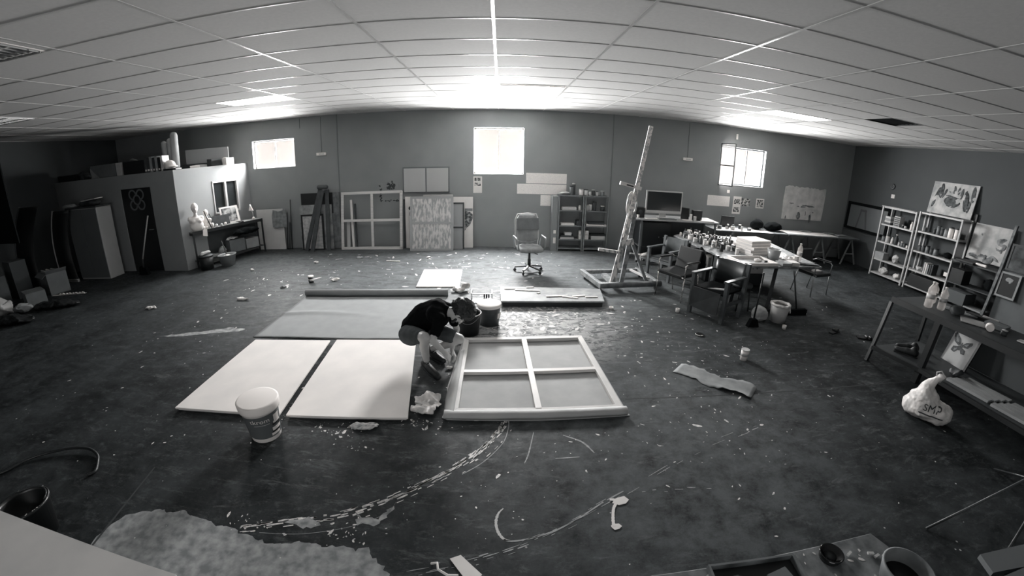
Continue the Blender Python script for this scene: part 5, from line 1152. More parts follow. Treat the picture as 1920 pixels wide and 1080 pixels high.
# ---- long trestle tables along the far wall
TT = mat('trestle_wood', .27, .6, .2, 8)
def trestle(label, x, y0, y1, h, spread=.28):
    o = thing('trestle', label, 'trestle', (x, (y0+y1)/2, 0)); d = (y1-y0)/2
    MB().box(-.03, .03, -d, d, h-.06, h).build('beam', TT, o)
    for sy in (-1, 1):
        for sx in (-1, 1): MB().beam((sx*.02, sy*(d-.03), h-.04), (sx*spread, sy*(d-.01), 0.005), .045, .022, up=(0, 1, 0)).build('leg', TT, o)
        MB().beam((-spread*.55, sy*(d-.02), h*.42), (spread*.55, sy*(d-.02), h*.42), .04, .02).build('stretcher', TT, o)
    return o
trestle('wooden trestle under the left long table, by the desk', 5.65, 9.10, 9.85, .73)
trestle('wooden trestle where the two long tables meet', 7.55, 9.20, 9.85, .73)
trestle('wooden trestle under the middle of the right long table', 8.60, 9.20, 9.85, .73)
trestle('wooden trestle under the right end of the long table, near the corner', 9.75, 9.20, 9.85, .73)
o = MB().box(-1.18, 1.0, -.42, .42, 0, .03).build('long_table', mat('table_dark_top', .18, .6, .15, 6), bevel=.003); place(o, (6.35, 9.52, .732)); tag(o, 'left long table top along the far wall with black bags', 'table top')
o = MB().box(-1.35, 1.25, -.40, .42, 0, .028).build('long_table', mat('table_dark_top2', .12, .6, .15, 6), bevel=.003); place(o, (8.72, 9.48, .734), -.0); tag(o, 'right long table top reaching the room corner', 'table top')
ts = 'sheets lying on the long tables'
for x, y, w, d, rz, z in ((5.7, 9.35, .8, .4, .05, .764), (6.4, 9.3, .9, .45, -.03, .7645), (7.9, 9.45, .95, .55, -.04, .764), (8.75, 9.40, .8, .5, .03, .765)):
    ob = MB().box(-w/2, w/2, -d/2, d/2, 0, .004).jitter(.004, 4, int(x*10)).build('white_sheet', PAPER); place(ob, (x, y, z), rz); tag(ob, 'white sheet of paper spread on the long tables by the far wall', 'paper', ts)
scrap_on('black_bag', 'black rucksack on the long table, left one', 'bag', (6.62, 9.55, .77), (.38, .3, .26), BLACKC, 0, 51, .03)
scrap_on('black_bag', 'larger black bag on the long table, right one', 'bag', (7.12, 9.5, .77), (.55, .35, .22), BLACKC, 0, 52, .03)
o = thing('small_screen', 'small black square screen standing on the left long table', 'monitor', (5.80, 9.68, .765)); MB().box(-.19, .19, -.01, .02, .02, .28).build('panel', BLACK, o, bevel=.004); MB().box(-.08, .08, -.06, .06, 0, .018).build('foot', BLACK, o)
g = 'jars and tools heaped on the left end of the long table'
for k in range(14):
    rr = random.Random(60+k); ob = jar('small_jar', 'small jar among the clutter on the left end of the long tables', 'jar', (5.32+rr.random()*.95, 9.18+rr.random()*.25+(.02 if k % 2 else 0), .770), rr.uniform(.025, .045), rr.uniform(.05, .12), [CHAR, LIGHT, GREY, PAPER][k % 4], [LIGHT, CHAR, PAPER][k % 3], g)
for k, (x, y) in enumerate(((8.4, 9.7), (9.2, 9.6), (9.45, 9.4))):
    ob = MB().cbox((0, 0, .012), (.35, .16, .02)).jitter(.01, 6, k).build('grey_folder', MID); place(ob, (x, y, .771), .1*k); tag(ob, ['grey folder at the back of the right long table', 'grey folder near the corner end of the right table', 'grey folder at the front corner end of the right table'][k], 'folder')
# ---- central work table
o = thing('work_table', 'big work table made of a worn board, crowded with paint pots', 'table', (4.7, 7.1, 0))
MB().prism([(x-4.7, y-7.1) for x, y in ((3.86, 5.76), (5.66, 5.90), (5.95, 8.25), (4.05, 8.5), (3.66, 8.22))], .725, .755).build('top', mat('worn_top', .16, .75, .25, 9, v2=.34), o, bevel=.003)
for (a, b, w) in (((4.64, 5.95, 0), (4.80, 6.10, .722), .06), ((3.95, 6.1, 0), (3.98, 6.05, .722), .05), ((3.95, 8.0, 0), (3.92, 7.95, .722), .05), ((5.65, 7.9, 0), (5.62, 7.95, .722), .05), ((4.0, 7.0, 0), (4.0, 7.0, .722), .05)):
    MB().beam(Vector(a)-Vector((4.7, 7.1, 0)), Vector(b)-Vector((4.7, 7.1, 0)), w, w).build('leg', BLACKM, o)
MB().beam((-.75, -.9, .705), (.9, -.75, .705), .06, .035).build('rail', DARKWOOD, o); MB().beam((-.70, .9, .705), (.95, .8, .705), .06, .035).build('rail', DARKWOOD, o)
# white crates under the table
def crate(label, loc, s, rz):
    o = thing('white_crate', label, 'crate', loc, rz); MB().box(-s[0]/2, s[0]/2, -s[1]/2, s[1]/2, 0, s[2]).build('body', mat('crate_white', .62, .5, .05, 5), o, bevel=.006)
    for x in (-.07, .03): MB().box(x, x+.022, -s[1]/2-.004, -s[1]/2-.0005, s[2]*.35, s[2]*.75).build('slot', BLACK, o)
o = carton('dark_chest', 'dark chest on the floor beneath the white slotted crate', (4.40, 7.55, 0), (.62, .36, .24), mat('chest', .03, .6), 0, False)
crate('white slotted crate under the work table, left one', (4.38, 7.55, .25), (.52, .30, .24), 0)
carton('dark_chest', 'dark stool like box under the right part of the work table', (5.1, 7.3, 0), (.4, .36, .24), mat('chest2', .04, .6), 0, False)
crate('white slotted crate under the work table, right one', (5.10, 7.30, .25), (.40, .30, .26), 0)
ZT = .757
# jar crowd
rr = random.Random(77); placed = []
def free(x, y, r):
    return all((x-a)**2+(y-b)**2 > (r+c+.004)**2 for a, b, c in placed)
kinds = []
for k, (r, h, m, lid, neck) in enumerate([(.035, .11, PAPER, LIGHT, None), (.045, .09, LIGHT, WHITE, None), (.03, .16, CHAR, BLACK, .45), (.04, .13, JARM, WHITE, None), (.028, .18, JARD, WHITE, .4), (.05, .12, JARD, CHAR, None), (.025, .07, WHITE, WHITE, None), (.06, .10, WHITE, LIGHT, None), (.035, .14, BLACK, BLACK, None)]):
    kinds.append((r, jar('paint_pot', 'paint pot', 'pot', (3.9, 8.1, ZT), r, h, m, lid, None, neck)))
labs = ['white paint pot in the crowd on the work table', 'short pale paint pot in the crowd on the work table', 'slim dark bottle in the crowd on the work table', 'label wrapped paint pot in the crowd on the work table', 'tall slim labelled bottle in the crowd on the work table', 'dark labelled jar in the crowd on the work table', 'tiny white pot in the crowd on the work table', 'broad white pot in the crowd on the work table', 'black jar in the crowd on the work table']
n = 0; used = set()
tries = 0
while n < 74 and tries < 4000:
    tries += 1
    t = rr.random(); cx = 3.93+.45*t+rr.gauss(0, .14)+(.12 if t > .5 else 0); cy = 8.2-1.5*t+rr.gauss(0, .16)
    if not (3.80 < cx < 5.2 and 6.55 < cy < 8.3) or cx < 3.72+(8.3-cy)*.09: continue
    if 4.30 < cx < 5.2 and 6.4 < cy < 7.2: continue
    k = rr.randrange(len(kinds)); r, src = kinds[k]
    if not free(cx, cy, r): continue
    placed.append((cx, cy, r))
    if k in used: ob = copy_tree(src)
    else: ob = src; used.add(k)
    ob.location = (cx, cy, ZT); ob['label'] = labs[k]; ob['group'] = ['white pots', 'short pale pots', 'slim dark bottles', 'label wrapped pots', 'slim labelled bottles', 'dark labelled jars', 'tiny white pots', 'broad white pots', 'black jars'][k]+' on the work table'
    ob.rotation_euler.z = rr.uniform(0, 6); n += 1
for k, (r, src) in enumerate(kinds):
    if k not in used: copy_tree
# stack of white boxes
bx = [(.62, .55, .055, .04), (.60, .52, .05, -.05), (.56, .50, .05, .06), (.54, .40, .055, .02), (.50, .40, .05, -.03)]; z = ZT
for k, (w, d, h, rz) in enumerate(bx):
    o = thing('white_carton', ['lowest white carton of the stack on the work table', 'second white carton from the bottom of the table stack', 'middle white carton of the table stack', 'second white carton from the top of the table stack', 'topmost white carton of the stack on the work table'][k], 'carton', (4.72, 6.82, z), rz+.25, 'stack of white cartons on the work table')
    MB().box(-w/2, w/2, -d/2, d/2, 0, h*.62).build('tray', mat('carton_white', .66, .7, .05, 5), o); MB().box(-w/2-.006, w/2+.006, -d/2-.006, d/2+.006, h*.62, h).build('lid', WHITE, o); z += h+.001
# wooden painting tray in front
o = thing('wooden_tray', 'large pale shallow tray at the near left corner of the work table', 'tray', (4.22, 6.02, ZT), .08)
MB().box(-.36, .36, -.24, .26, 0, .012).build('bottom', mat('tray_bottom', .4, .6, .2, 10), o)
for a in ((-.36, -.34, -.24, .26), (.34, .36, -.24, .26), (-.34, .34, -.24, -.22), (-.34, .34, .24, .26)): MB().box(a[0], a[1], a[2], a[3], .0125, .06).build('side', WHITE, o)
scrap_on('rag', 'white rag lying in the pale tray', 'rag', (4.35, 6.08, ZT+.016), (.16, .12, .06), PAPER, .3, 71, .02)
jar('dark_jar', 'small dark jar lying in the corner of the pale tray', 'jar', (4.44, 5.96, ZT+.014), .03, .05, BLACK, CHAR)
o = MB().lathe([(.10, 0), (.125, .19), (.118, .19), (.095, .01), (0, .01)], seg=24).build('clear_bucket', mat('cloudy_plastic', .40, .3)); place(o, (4.85, 6.32, ZT)); tag(o, 'cloudy plastic bucket between the carton stack and the bottle', 'bucket')
for k, (x, y, w, d, rz, m) in enumerate([(5.15, 6.55, .35, .28, .2, PAPER), (5.3, 6.75, .3, .25, -.3, LIGHT), (4.82, 5.95, .22, .2, .05, CARDL), (5.05, 6.0, .18, .2, -.1, MATS['carton_white']), (5.42, 6.0, .4, .12, -.15, CHAR)]):
    ob = MB().box(-w/2, w/2, -d/2, d/2, 0, .05 if k in (2, 3) else .02).jitter(.006, 7, k).build('paper_pile' if k < 2 else ('small_box' if k < 4 else 'dark_tray'), m); place(ob, (x, y, ZT+.004), rz)
    tag(ob, ['white paper pile before the trestle, right part of the table', 'grey paper pile further back on the right of the table', 'small cardboard box at the near edge of the table', 'small white box next to the cardboard one at the near edge', 'dark shallow tray at the near right corner of the table'][k], ['papers', 'papers', 'box', 'box', 'tray'][k])
scrap_on('plastic_film', 'crumpled clear film on the right part of the work table', 'plastic', (5.15, 6.25, ZT), (.35, .22, .08), PLASTB, .3, 73, .04)
def bottle(label, loc, r, h, m=None, cap=WHITE, rz=0):
    o = thing('water_bottle', label, 'bottle', loc, rz)
    MB().lathe([(r*.8, 0), (r, .02), (r, h*.28), (r*.93, h*.31), (r, h*.34), (r, h*.55), (r*.92, h*.6), (r, h*.65), (r*.9, h*.74), (r*.4, h*.88), (r*.32, h*.9), (r*.32, h*.95)], seg=20).build('body', m or GLASS, o)
    MB().lathe([(r*.38, h*.951), (r*.38, h), (0, h)], seg=14).build('cap', cap, o); MB().lathe([(r*1.01, h*.36), (r*1.01, h*.53)], seg=20).build('paper_label', mat('bottle_label', .45, .5, .2, 12, v2=.65), o)
bottle('tall clear water bottle at the right end of the work table', (5.38, 6.25, ZT), .05, .33)
jar('paint_pot', 'white pot at the left foot of the water bottle', 'pot', (5.26, 6.17, ZT), .045, .11, WHITE)
# brooms and bins under the near end
o = thing('broom', 'dark broom standing upright left of the white bin', 'broom', (3.80, 5.12, 0)); MB().tube([(0, 0, .10), (.03, .02, .84)], .014, 8).build('handle', BLACKM, o); MB().prism([(-.10, 0), (.10, 0), (.05, .12), (-.05, .12)], -.04, .04, lambda x, y, z: (x, z, y)).build('bristles', BLACKC, o)
o = thing('broom', 'broom with black bristle head behind the white bin, handle against table', 'broom', (4.98, 5.55, 0)); MB().tube([(-.02, .0, .1), (-.03, .25, .70)], .014, 8).build('handle', BLACKM, o); MB().box(-.20, .20, -.035, .035, .012, .10).build('bristles', BLACKC, o)
scrap_on('dustpan', 'dark dustpan shape at the foot of the table leg', 'dustpan', (4.45, 5.72, 0), (.2, .16, .08), BLACK, .4, 75, .01)
o = thing('waste_bin', 'white round bin lined with a plastic bag under the near table end', 'bin', (4.40, 5.30, 0))
MB().lathe([(.12, 0), (.165, .30), (.16, .30), (.11, .01), (0, .01)], seg=28).build('body', mat('bin_white', .55, .5, .06, 6), o)
blob('bin_liner', [('c', (.15*math.cos(a), .15*math.sin(a), .285), (.15*math.cos(a+.6), .15*math.sin(a+.6), .285), .025, .025) for a in [2*PI*k/10 for k in range(10)]]+[('c', (.15, -.04, .28), (.16, -.08, .17), .02, .012)], .01, PLASTB, o, warp=crumple(.012, 14, 2))
o = thing('waste_bag', 'white bulging sack standing between the broom and the white bin', 'bag', (4.08, 5.38, .0)); blob('sack_body', [('s', (0, 0, .11), (.14, .12, .12)), ('s', (0, 0, .04), (.13, .12, .05))], .012, mat('sack_white', .42, .5, .1, 8), o, warp=crumple(.02, 9, 3)); MB().tube([(-.12, .05, .2), (0, .10, .25), (.12, .06, .2)], .004, 6).build('drawstring', CHAR, o)
# ---- chairs
def metal_armchair(label, loc, rz, seatm=BLACK, backm=BLACK, frame=CHROME):
    o = thing('metal_armchair', label, 'armchair', loc, rz)
    MB().box(-.25, .25, -.25, .22, .40, .47).build('seat', seatm, o, bevel=.02)
    MB().hexa([(-.24, .20, .47), (.24, .20, .47), (.24, .25, .47), (-.24, .25, .47), (-.24, .29, .84), (.24, .29, .84), (.24, .33, .84), (-.24, .33, .84)]).build('backrest', backm, o, bevel=.015)
    for s_ in (-1, 1):
        MB().tube([(s_*.28, -.22, .0), (s_*.28, -.20, .42)], .012, 8).build('leg', frame, o); MB().tube([(s_*.28, .28, .0), (s_*.28, .20, .42)], .012, 8).build('leg', frame, o)
        MB().tube([(s_*.28, -.20, .42), (s_*.285, -.21, .62), (s_*.285, -.17, .655), (s_*.285, .18, .655), (s_*.27, .25, .62)], .012, 8).build('arm_frame', frame, o)
        MB().box(s_*.285-.022, s_*.285+.022, -.18, .16, .662, .685).build('armrest', BLACK, o, bevel=.006)
    MB().tube([(-.28, -.23, .43), (.28, -.23, .43)], .013, 8).build('front_rail', frame, o); MB().tube([(-.28, .22, .42), (.28, .22, .42)], .012, 8).build('rear_rail', frame, o)
    return o
a = metal_armchair('black leather armchair with chrome rails, left side of the work table', (3.06, 6.48, 0), -1.05)
o = scrap_on('black_jacket', 'black jacket hanging over the leather armchair by the table', 'jacket', (3.52, 6.60, .42), (.18, .40, .44), BLACKC, -.2, 81, .03)
metal_armchair('black padded armchair with steel legs at the near right of the work table', (6.25, 6.72, 0), .25, frame=STEEL)
ob = MB().box(-.10, .10, -.05, .05, 0, .03).jitter(.006, 9, 2).build('white_cloth', PAPER); place(ob, (6.22, 6.62, .474), .2); tag(ob, 'white folded cloth on the seat of the padded armchair', 'cloth')
def wooden_armchair(label, loc, rz, w, seatm, backm, rot=0):
    o = thing('wooden_armchair', label, 'armchair', loc, rz)
    for sx in (-1, 1):
        MB().box(sx*.30-.03, sx*.30+.03, -.30, -.24, 0, .64).build('leg', w, o, bevel=.004); MB().hexa([(sx*.30-.03, .24, 0), (sx*.30+.03, .24, 0), (sx*.30+.03, .30, 0), (sx*.30-.03, .30, 0), (sx*.30-.03, .30, .86), (sx*.30+.03, .30, .86), (sx*.30+.03, .36, .86), (sx*.30-.03, .36, .86)]).build('leg', w, o)
        MB().box(sx*.30-.035, sx*.30+.035, -.33, .27, .641, .668).build('armrest', w, o, bevel=.004); MB().box(sx*.30-.015, sx*.30+.015, -.24, .24, .26, .31).build('side_rail', w, o)
    MB().box(-.27, .27, -.29, -.26, .36, .42).box(-.27, .27, .25, .28, .36, .42).build('seat_rail', w, o)
    MB().box(-.27, .27, -.28, .25, .42, .455).build('seat', seatm, o, bevel=.01)
    vs = []; n = 10
    for i in range(n+1):
        x = -.27+.54*i/n; c_ = .06*math.cos((i/n-.5)*PI)
        for z, y in ((.50, .245), (.84, .31)): vs += [(x, y+c_, z), (x, y+c_+.02, z)]
    fs = []
    for i in range(n):
        b = 4*i; fs += [(b, b+4, b+6, b+2), (b+1, b+3, b+7, b+5), (b+2, b+6, b+7, b+3), (b, b+1, b+5, b+4)]
    fs += [(0, 2, 3, 1), (4*n, 4*n+1, 4*n+3, 4*n+2)]
    MB().add(vs, fs, True).build('backrest', backm, o, weld=True)
    return o
LEA = mat('dark_leather', .035, .38)
wooden_armchair('dark wooden armchair with curved leather back, nearest chair to the camera', (3.38, 5.62, 0), -1.05, mat('chair_wood', .075, .5, .2, 8), BLACKC, LEA)
o = MB().box(-.26, .26, -.006, .006, -.32, 0).jitter(.02, 5, 3).build('hanging_cloth', mat('dark_hanging', .03, .8, .3, 5)); place(o, (3.12, 5.48, .45), -1.05-.0); tag(o, 'dark cloth hanging in front of the nearest wooden armchair', 'cloth'); o.location=(3.07, 5.445, .46)
ob = MB().prism([(-.16, -.02), (.12, -.05), (.14, .04), (-.02, .03)], 0, .012).build('folded_paper', LIGHT); place(ob, (3.30, 5.50, .458), -.3); tag(ob, 'white folded paper on the seat of the nearest wooden armchair', 'paper')
wooden_armchair('dark wooden armchair with grey cloth back between desk and work table', (3.28, 7.60, 0), -1.0, mat('chair_wood2', .14, .5, .2, 8), CHAR, mat('dusty_cloth', .10, .8, .2, 6)).scale = (.88, .88, .92)
o = thing('round_stool', 'dark round stool standing behind the nearest wooden armchair', 'stool', (3.98, 5.86, 0)); MB().lathe([(.17, .40), (.18, .42), (.17, .45), (0, .45)], seg=24).build('seat', CHAR, o)
for k in range(4): MB().tube([(.14*math.cos(PI/4+k*PI/2), .14*math.sin(PI/4+k*PI/2), .40), (.17*math.cos(PI/4+k*PI/2), .17*math.sin(PI/4+k*PI/2), 0)], .013, 6).build('leg', BLACKM, o)
# slippers
for k, (x, y, rz, lb) in enumerate(((5.18, 4.80, .4, 'dark slipper on the floor right of the white bin'), (5.58, 4.52, -.4, 'dark slipper near the dark bench leg'))):
    o = thing('slipper', lb, 'slipper', (x, y, 0), rz); MB().prism([(-.13, -.035), (0, -.045), (.10, -.045), (.14, 0), (.10, .045), (0, .04), (-.13, .035)], 0, .02).build('sole', BLACK, o); blob('upper', [('c', (.02, -.03, .035), (.02, .03, .035), .025, .025), ('c', (.09, -.02, .03), (.09, .02, .03), .025, .025)], .008, BLACK, o)
# ================================================================ RIGHT WALL
SHM = mat('shelf_metal', .46, .5, .06, 6)
def rack(label, y0, y1, levels, z1, x=9.72, d=.36):
    o = thing('metal_rack', label, 'shelf', (x+d/2, (y0+y1)/2, 0)); L = (y0-y1)/2
    for sy in (-1, 1):
        for sx in (-1, 1): MB().box(sx*(d/2)-.018, sx*(d/2)+.018, sy*(L-.02)-.018, sy*(L-.02)+.018, 0, z1).build('post', SHM, o)
    for z in levels: MB().box(-d/2+.0, d/2, -L+.04, L-.04, z-.035, z).build('shelf_board', SHM, o)
    return o
rack('left one of the two pale metal racks on the right wall', 8.34, 7.28, (.09, .45, .91, 1.36, 1.80), 1.81)
rack('right one of the two pale metal racks on the right wall', 7.22, 6.10, (.10, .48, .93, 1.40, 1.84), 1.85)
def onrack(name, label, cat, y, z, w, d, h, m, x=9.83, rz=0, group=None, bev=.003):
    ob = MB().box(-d/2, d/2, -w/2, w/2, 0, h).build(name, m, bevel=bev); place(ob, (x, y, z+.001), rz); tag(ob, label, cat, group); return ob
# rack 1 contents
o = MB().box(-.18, .2, -.5, .5, 0, .012).build('curled_sheet', LIGHT); place(o, (9.86, 7.85, 1.802)); tag(o, 'pale curling sheet covering the top of the left rack', 'sheet')
m_ = MB(); vs = []
for i in range(13):
    t = i/12; y = 7.35-.16*t; z = 1.83+.0*t-.10*math.sin(t*2.6)*0+(-.14*t*t+.05*t)
    vs += [(9.64, y, z), (9.68, y, z)]
for k in range(4):
    onrack('stacked_case', ['lowest grey case of the small pile on the left rack', 'second grey case of the small pile on the left rack', 'third grey case of the small pile on the left rack', 'topmost grey case of the small pile on the left rack'][k], 'case', 8.12, 1.36+.052*k, .20-.01*k, .2, .05, [CHAR, LIGHT, MID, LIGHT][k])
o = thing('drawer_box', 'small pale box of drawers on the upper left rack shelf', 'drawers', (9.84, 7.86, 1.361)); MB().box(-.08, .1, -.09, .09, 0, .25).build('case', mat('drawer_case', .45, .5), o)
for k in range(5): MB().box(-.086, -.081, -.08, .08, .012+.046*k, .045+.046*k).build('drawer', CHAR, o)
jar('white_bottle', 'white bottle at the right end of the upper left rack shelf', 'bottle', (9.79, 7.42, 1.361), .035, .20, WHITE, WHITE, None, .5)
jar('paint_pot', 'small pot beside the white bottle on the left rack', 'pot', (9.80, 7.60, 1.361), .03, .06, LIGHT)
jar('paint_pot', 'second small pot beside the drawers on the left rack', 'pot', (9.82, 7.70, 1.361), .03, .07, CHAR)
g = 'pots on the second shelf of the left rack'
for k, (y, r, h, m) in enumerate(((8.20, .05, .14, GREY), (8.07, .055, .15, LIGHT), (7.92, .035, .18, PAPER), (7.80, .05, .26, CHAR), (7.69, .03, .10, LIGHT), (7.60, .04, .12, GREY), (7.52, .04, .10, CHAR), (7.44, .03, .06, PAPER))):
    jar('paint_pot', 'pot or bottle on the second shelf of the left rack', 'pot', (9.82, y, .911), r, h, m, None if k % 2 else CHAR, g, .5 if k in (2, 3) else None)
onrack('storage_box', 'pale oblong box on the third shelf of the left rack', 'box', 8.15, .45, .30, .22, .18, CARDL)
scrap_on('folded_bags', 'pale folded bags leaning on the third shelf of the left rack', 'bags', (9.89, 7.74, .454), (.15, .22, .22), LIGHT, 0, 91, .04)
scrap_on('plaster_sack', 'crumpled pale sack on the bottom shelf of the left rack', 'sack', (9.89, 8.03, .094), (.19, .32, .15), mat('sack_pale', .55, .8, .1, 10), 0, 93, .05)
scrap_on('plaster_sack', 'smaller white sack beside it on the bottom left rack shelf', 'sack', (9.89, 7.58, .094), (.18, .20, .13), PLASTB, 0, 94, .04)
# rack 2 contents
g = 'pots on the top shelf of the right rack'
for k, (y, r, h, m) in enumerate(((7.08, .04, .10, GREY), (6.82, .035, .12, CHAR), (6.72, .05, .20, GREY), (6.62, .05, .18, CHAR), (6.52, .05, .17, MID))):
    jar('paint_pot', 'grey pot on the upper shelf of the right rack', 'pot', (9.85, y, 1.401), r, h, m, GREY, g)
jar('white_canister', 'white canister with dark band, left of the pair on the right rack', 'canister', (9.80, 6.38, 1.401), .055, .24, WHITE, CHAR)
jar('white_canister', 'white canister with dark band, right of the pair on the right rack', 'canister', (9.80, 6.23, 1.401), .055, .24, WHITE, CHAR)
g = 'dark things on the second shelf of the right rack'
for k, (y, r, h) in enumerate(((7.10, .045, .13), (6.99, .04, .15), (6.88, .05, .17), (6.76, .05, .14), (6.65, .06, .16))):
    jar('dark_pot', 'dark pot on the middle shelf of the right rack', 'pot', (9.84, y, .931), r, h, [GREY, CHAR][k % 2], CHAR, g)
scrap_on('black_cloth', 'black cloth heap on the middle shelf of the right rack', 'cloth', (9.90, 6.38, .936), (.18, .28, .12), BLACKC, 0, 95, .03)
scrap_on('crumpled_paper', 'crumpled pale paper on the third shelf of the right rack', 'paper', (9.84, 6.98, .482), (.14, .2, .12), LIGHT, 0, 96, .04)
g = 'books on the third shelf of the right rack'
for k, (y, h, m) in enumerate(((6.78, .25, LIGHT), (6.73, .24, PAPER), (6.68, .22, MID), (6.62, .24, CHAR), (6.57, .25, CHAR))):
    onrack('book', ['pale book, leftmost of the row on the third shelf', 'white book, second of the row on the third shelf', 'grey book in the middle of the row on the third shelf', 'dark book, fourth of the row on the third shelf', 'dark book ending the row on the third shelf'][k], 'book', y, .48, .035, .2, h, m, 9.84, 0, g)
onrack('white_card', 'small white card standing at the right end of the third shelf', 'card', 6.24, .56, .10, .01, .09, WHITE, 9.80); 

onrack('black_cabinet', 'black drawer unit on the bottom of the right rack', 'box', 6.75, .10, .7, .3, .28, BLACK, 9.86)
# black framed window like mirror and wall bits
o = thing('framed_mirror', 'large black framed mirror like panel low in the right corner', 'mirror', (XR-.05, 9.18, .96)); o.rotation_euler = (0, .03, 0)
MB().box(-.03, .01, .67, .77, 0, .78).box(-.03, .01, -.72, .67, .70, .78).box(-.03, .01, -.72, .67, 0, .07).box(-.03, .01, -.80, -.72, 0, .78).build('frame', BLACKC, o); MB().box(-.01, .005, -.72, .68, .05, .70).build('pane', mat('mirror_pane', .12, .5), o)
MB().beam((-.013, .32, .02+.05), (-.013, .22, .62), .05, .002, up=(1, 0, 0)).beam((-.013, -.06, .06), (-.013, .08, .62), .05, .002, up=(1, 0, 0)).beam((-.013, .26, .58), (-.013, .02, .58), .06, .002, up=(1, 0, 0)).build('stool_reflection', mat('painted_reflection', .07, .6), o)  # reflection of a stool painted onto the pane
o = thing('wall_clock', 'small round dark dial on the right wall above a note', 'clock', (XR-.001, 8.50, 2.32)); MB().lathe([(.075, 0), (.07, .02), (0, .022)], seg=20, M=Matrix.Rotation(-PI/2, 3, 'Y')).build('dial', CHAR, o)
MB().tube([(-.0255, .05*math.cos(t), .05*math.sin(t)) for t in [2*PI*k/16 for k in range(16)]], .006, 6, close=True).build('ring', MID, o)
o = MB().box(XR-.005, XR-.001, 8.40, 8.51, 2.02, 2.12).build('wall_note', PAPER); tag(o, 'small white note below the dial on the right wall', 'note')
def wallpic(name, label, y0, y1, z0, z1, x, lean, ground, marks, mm, seed):
    """picture in the y-z plane facing -x"""
    o = thing(name, label, 'painting', (x, (y0+y1)/2, z0)); o.rotation_euler = (0, lean, 0)
    w = (y0-y1)/2; h = z1-z0
    MB().box(-.0, .025, -w, w, 0, h).build('canvas', ground, o)
    f_ = MB()
    for (u, v, a, b, r) in marks:   # u 0..1 left to right as seen, v 0..1 bottom to top
        f_.ell((-.002, w-2*w*u, h*v), (.002, a, b), 10, 6, M=None if not r else Matrix.Rotation(r, 3, 'X'))
    f_.jitter(.015, 12, seed); f_.v = [(min(x_, -.0008) if x_ < .0 else x_, y_, z_) for x_, y_, z_ in f_.v]
    f_.build('dark_strokes', mm, o)['kind'] = 'stuff'
    return o
PG = mat('painting_ground', .36, .8, .15, 5, v2=.55); PD = mat('painting_dark', .045, .8, .5, 14, v2=.12)
wallpic('boat_painting', 'painting of dark figures around a table, standing on the racks', 7.28, 6.16, 1.86, 2.60, XR-.12, .12, PG,
        [(.12, .5, .05, .25, .2), (.22, .72, .06, .17, 0), (.40, .80, .035, .08, 0), (.50, .80, .035, .09, 0), (.60, .78, .035, .09, 0), (.68, .70, .04, .12, 0), (.80, .50, .07, .24, -.15), (.92, .72, .05, .18, -.1), (.50, .58, .20, .012, .08), (.50, .42, .22, .12, .05), (.88, .35, .05, .14, 0), (.3, .66, .03, .12, .3)], PD, 3)
wallpic('figure_painting', 'pale painting with a dark plant shape, right wall beside the racks', 6.02, 5.22, 1.07, 1.84, XR-.16, .10, mat('painting_ground2', .40, .8, .1, 5, v2=.55),
        [(.25, .70, .02, .03, 0), (.82, .62, .13, .08, 0), (.75, .42, .10, .02, .3), (.86, .38, .03, .05, 0), (.9, .52, .04, .08, 0), (.3, .12, .22, .06, 0), (.6, .10, .14, .10, 0), (.78, .16, .10, .03, .4)], mat('painting_mid', .12, .8, .4, 10, v2=.3), 5)
o = MB().box(XR-.05, XR-.02, 6.06, 6.34, .9, 2.0).build('black_board', BLACK); tag(o, 'black upright board between the racks and the pale plant painting', 'board')
# side table beyond bench
o = thing('side_table', 'dark metal side table against the right wall past the racks', 'table', (9.72, 5.44, 0))
MB().box(-.20, .34, -.44, .60, .99, 1.02).build('top', CHAR, o)
for x in (-.18, .32):
    for y in (-.42, .58): MB().box(x-.015, x+.015, y-.015, y+.015, 0, .99).build('leg', LIGHT if (y > 0 and x < 0) else BLACKM, o)
MB().box(-.19, .33, -.42, .58, .52, .54).build('middle_shelf', mat('shelf_dark', .06, .6), o); MB().box(-.19, .33, -.42, .58, .12, .14).build('bottom_shelf', mat('shelf_dark2', .08, .6), o)
o = MB().box(-.16, .16, -.2, .2, 0, .04).build('black_case', BLACK, bevel=.006); place(o, (9.62, 5.70, 1.021)); tag(o, 'flat black case on the dark side table', 'case')
o = blob('white_tube', [('c', (0, -.10, .03), (0, .10, .03), .03, .025)], .008, WHITE); place(o, (9.55, 5.38, 1.024)); tag(o, 'white tube lying beside the flat black case', 'tube')
onrack('black_box', 'black box on the left of the middle side table shelf', 'box', 5.82, .541, .3, .3, .30, BLACK, 9.68)
onrack('dark_carton', 'dark grey carton on the bottom shelf of the side table', 'box', 5.70, .141, .5, .4, .26, mat('dull_carton', .09, .7), 9.66)
scrap_on('black_pack', 'black rucksack on the middle shelf of the side table', 'bag', (9.82, 5.22, .547), (.22, .28, .26), BLACKC, 0, 97, .03)
g = 'folders on the bottom side table shelf'
onrack('pale_folder', 'pale folder beside the grey carton, bottom shelf', 'folder', 5.25, .141, .4, .3, .03, MID, 9.62)
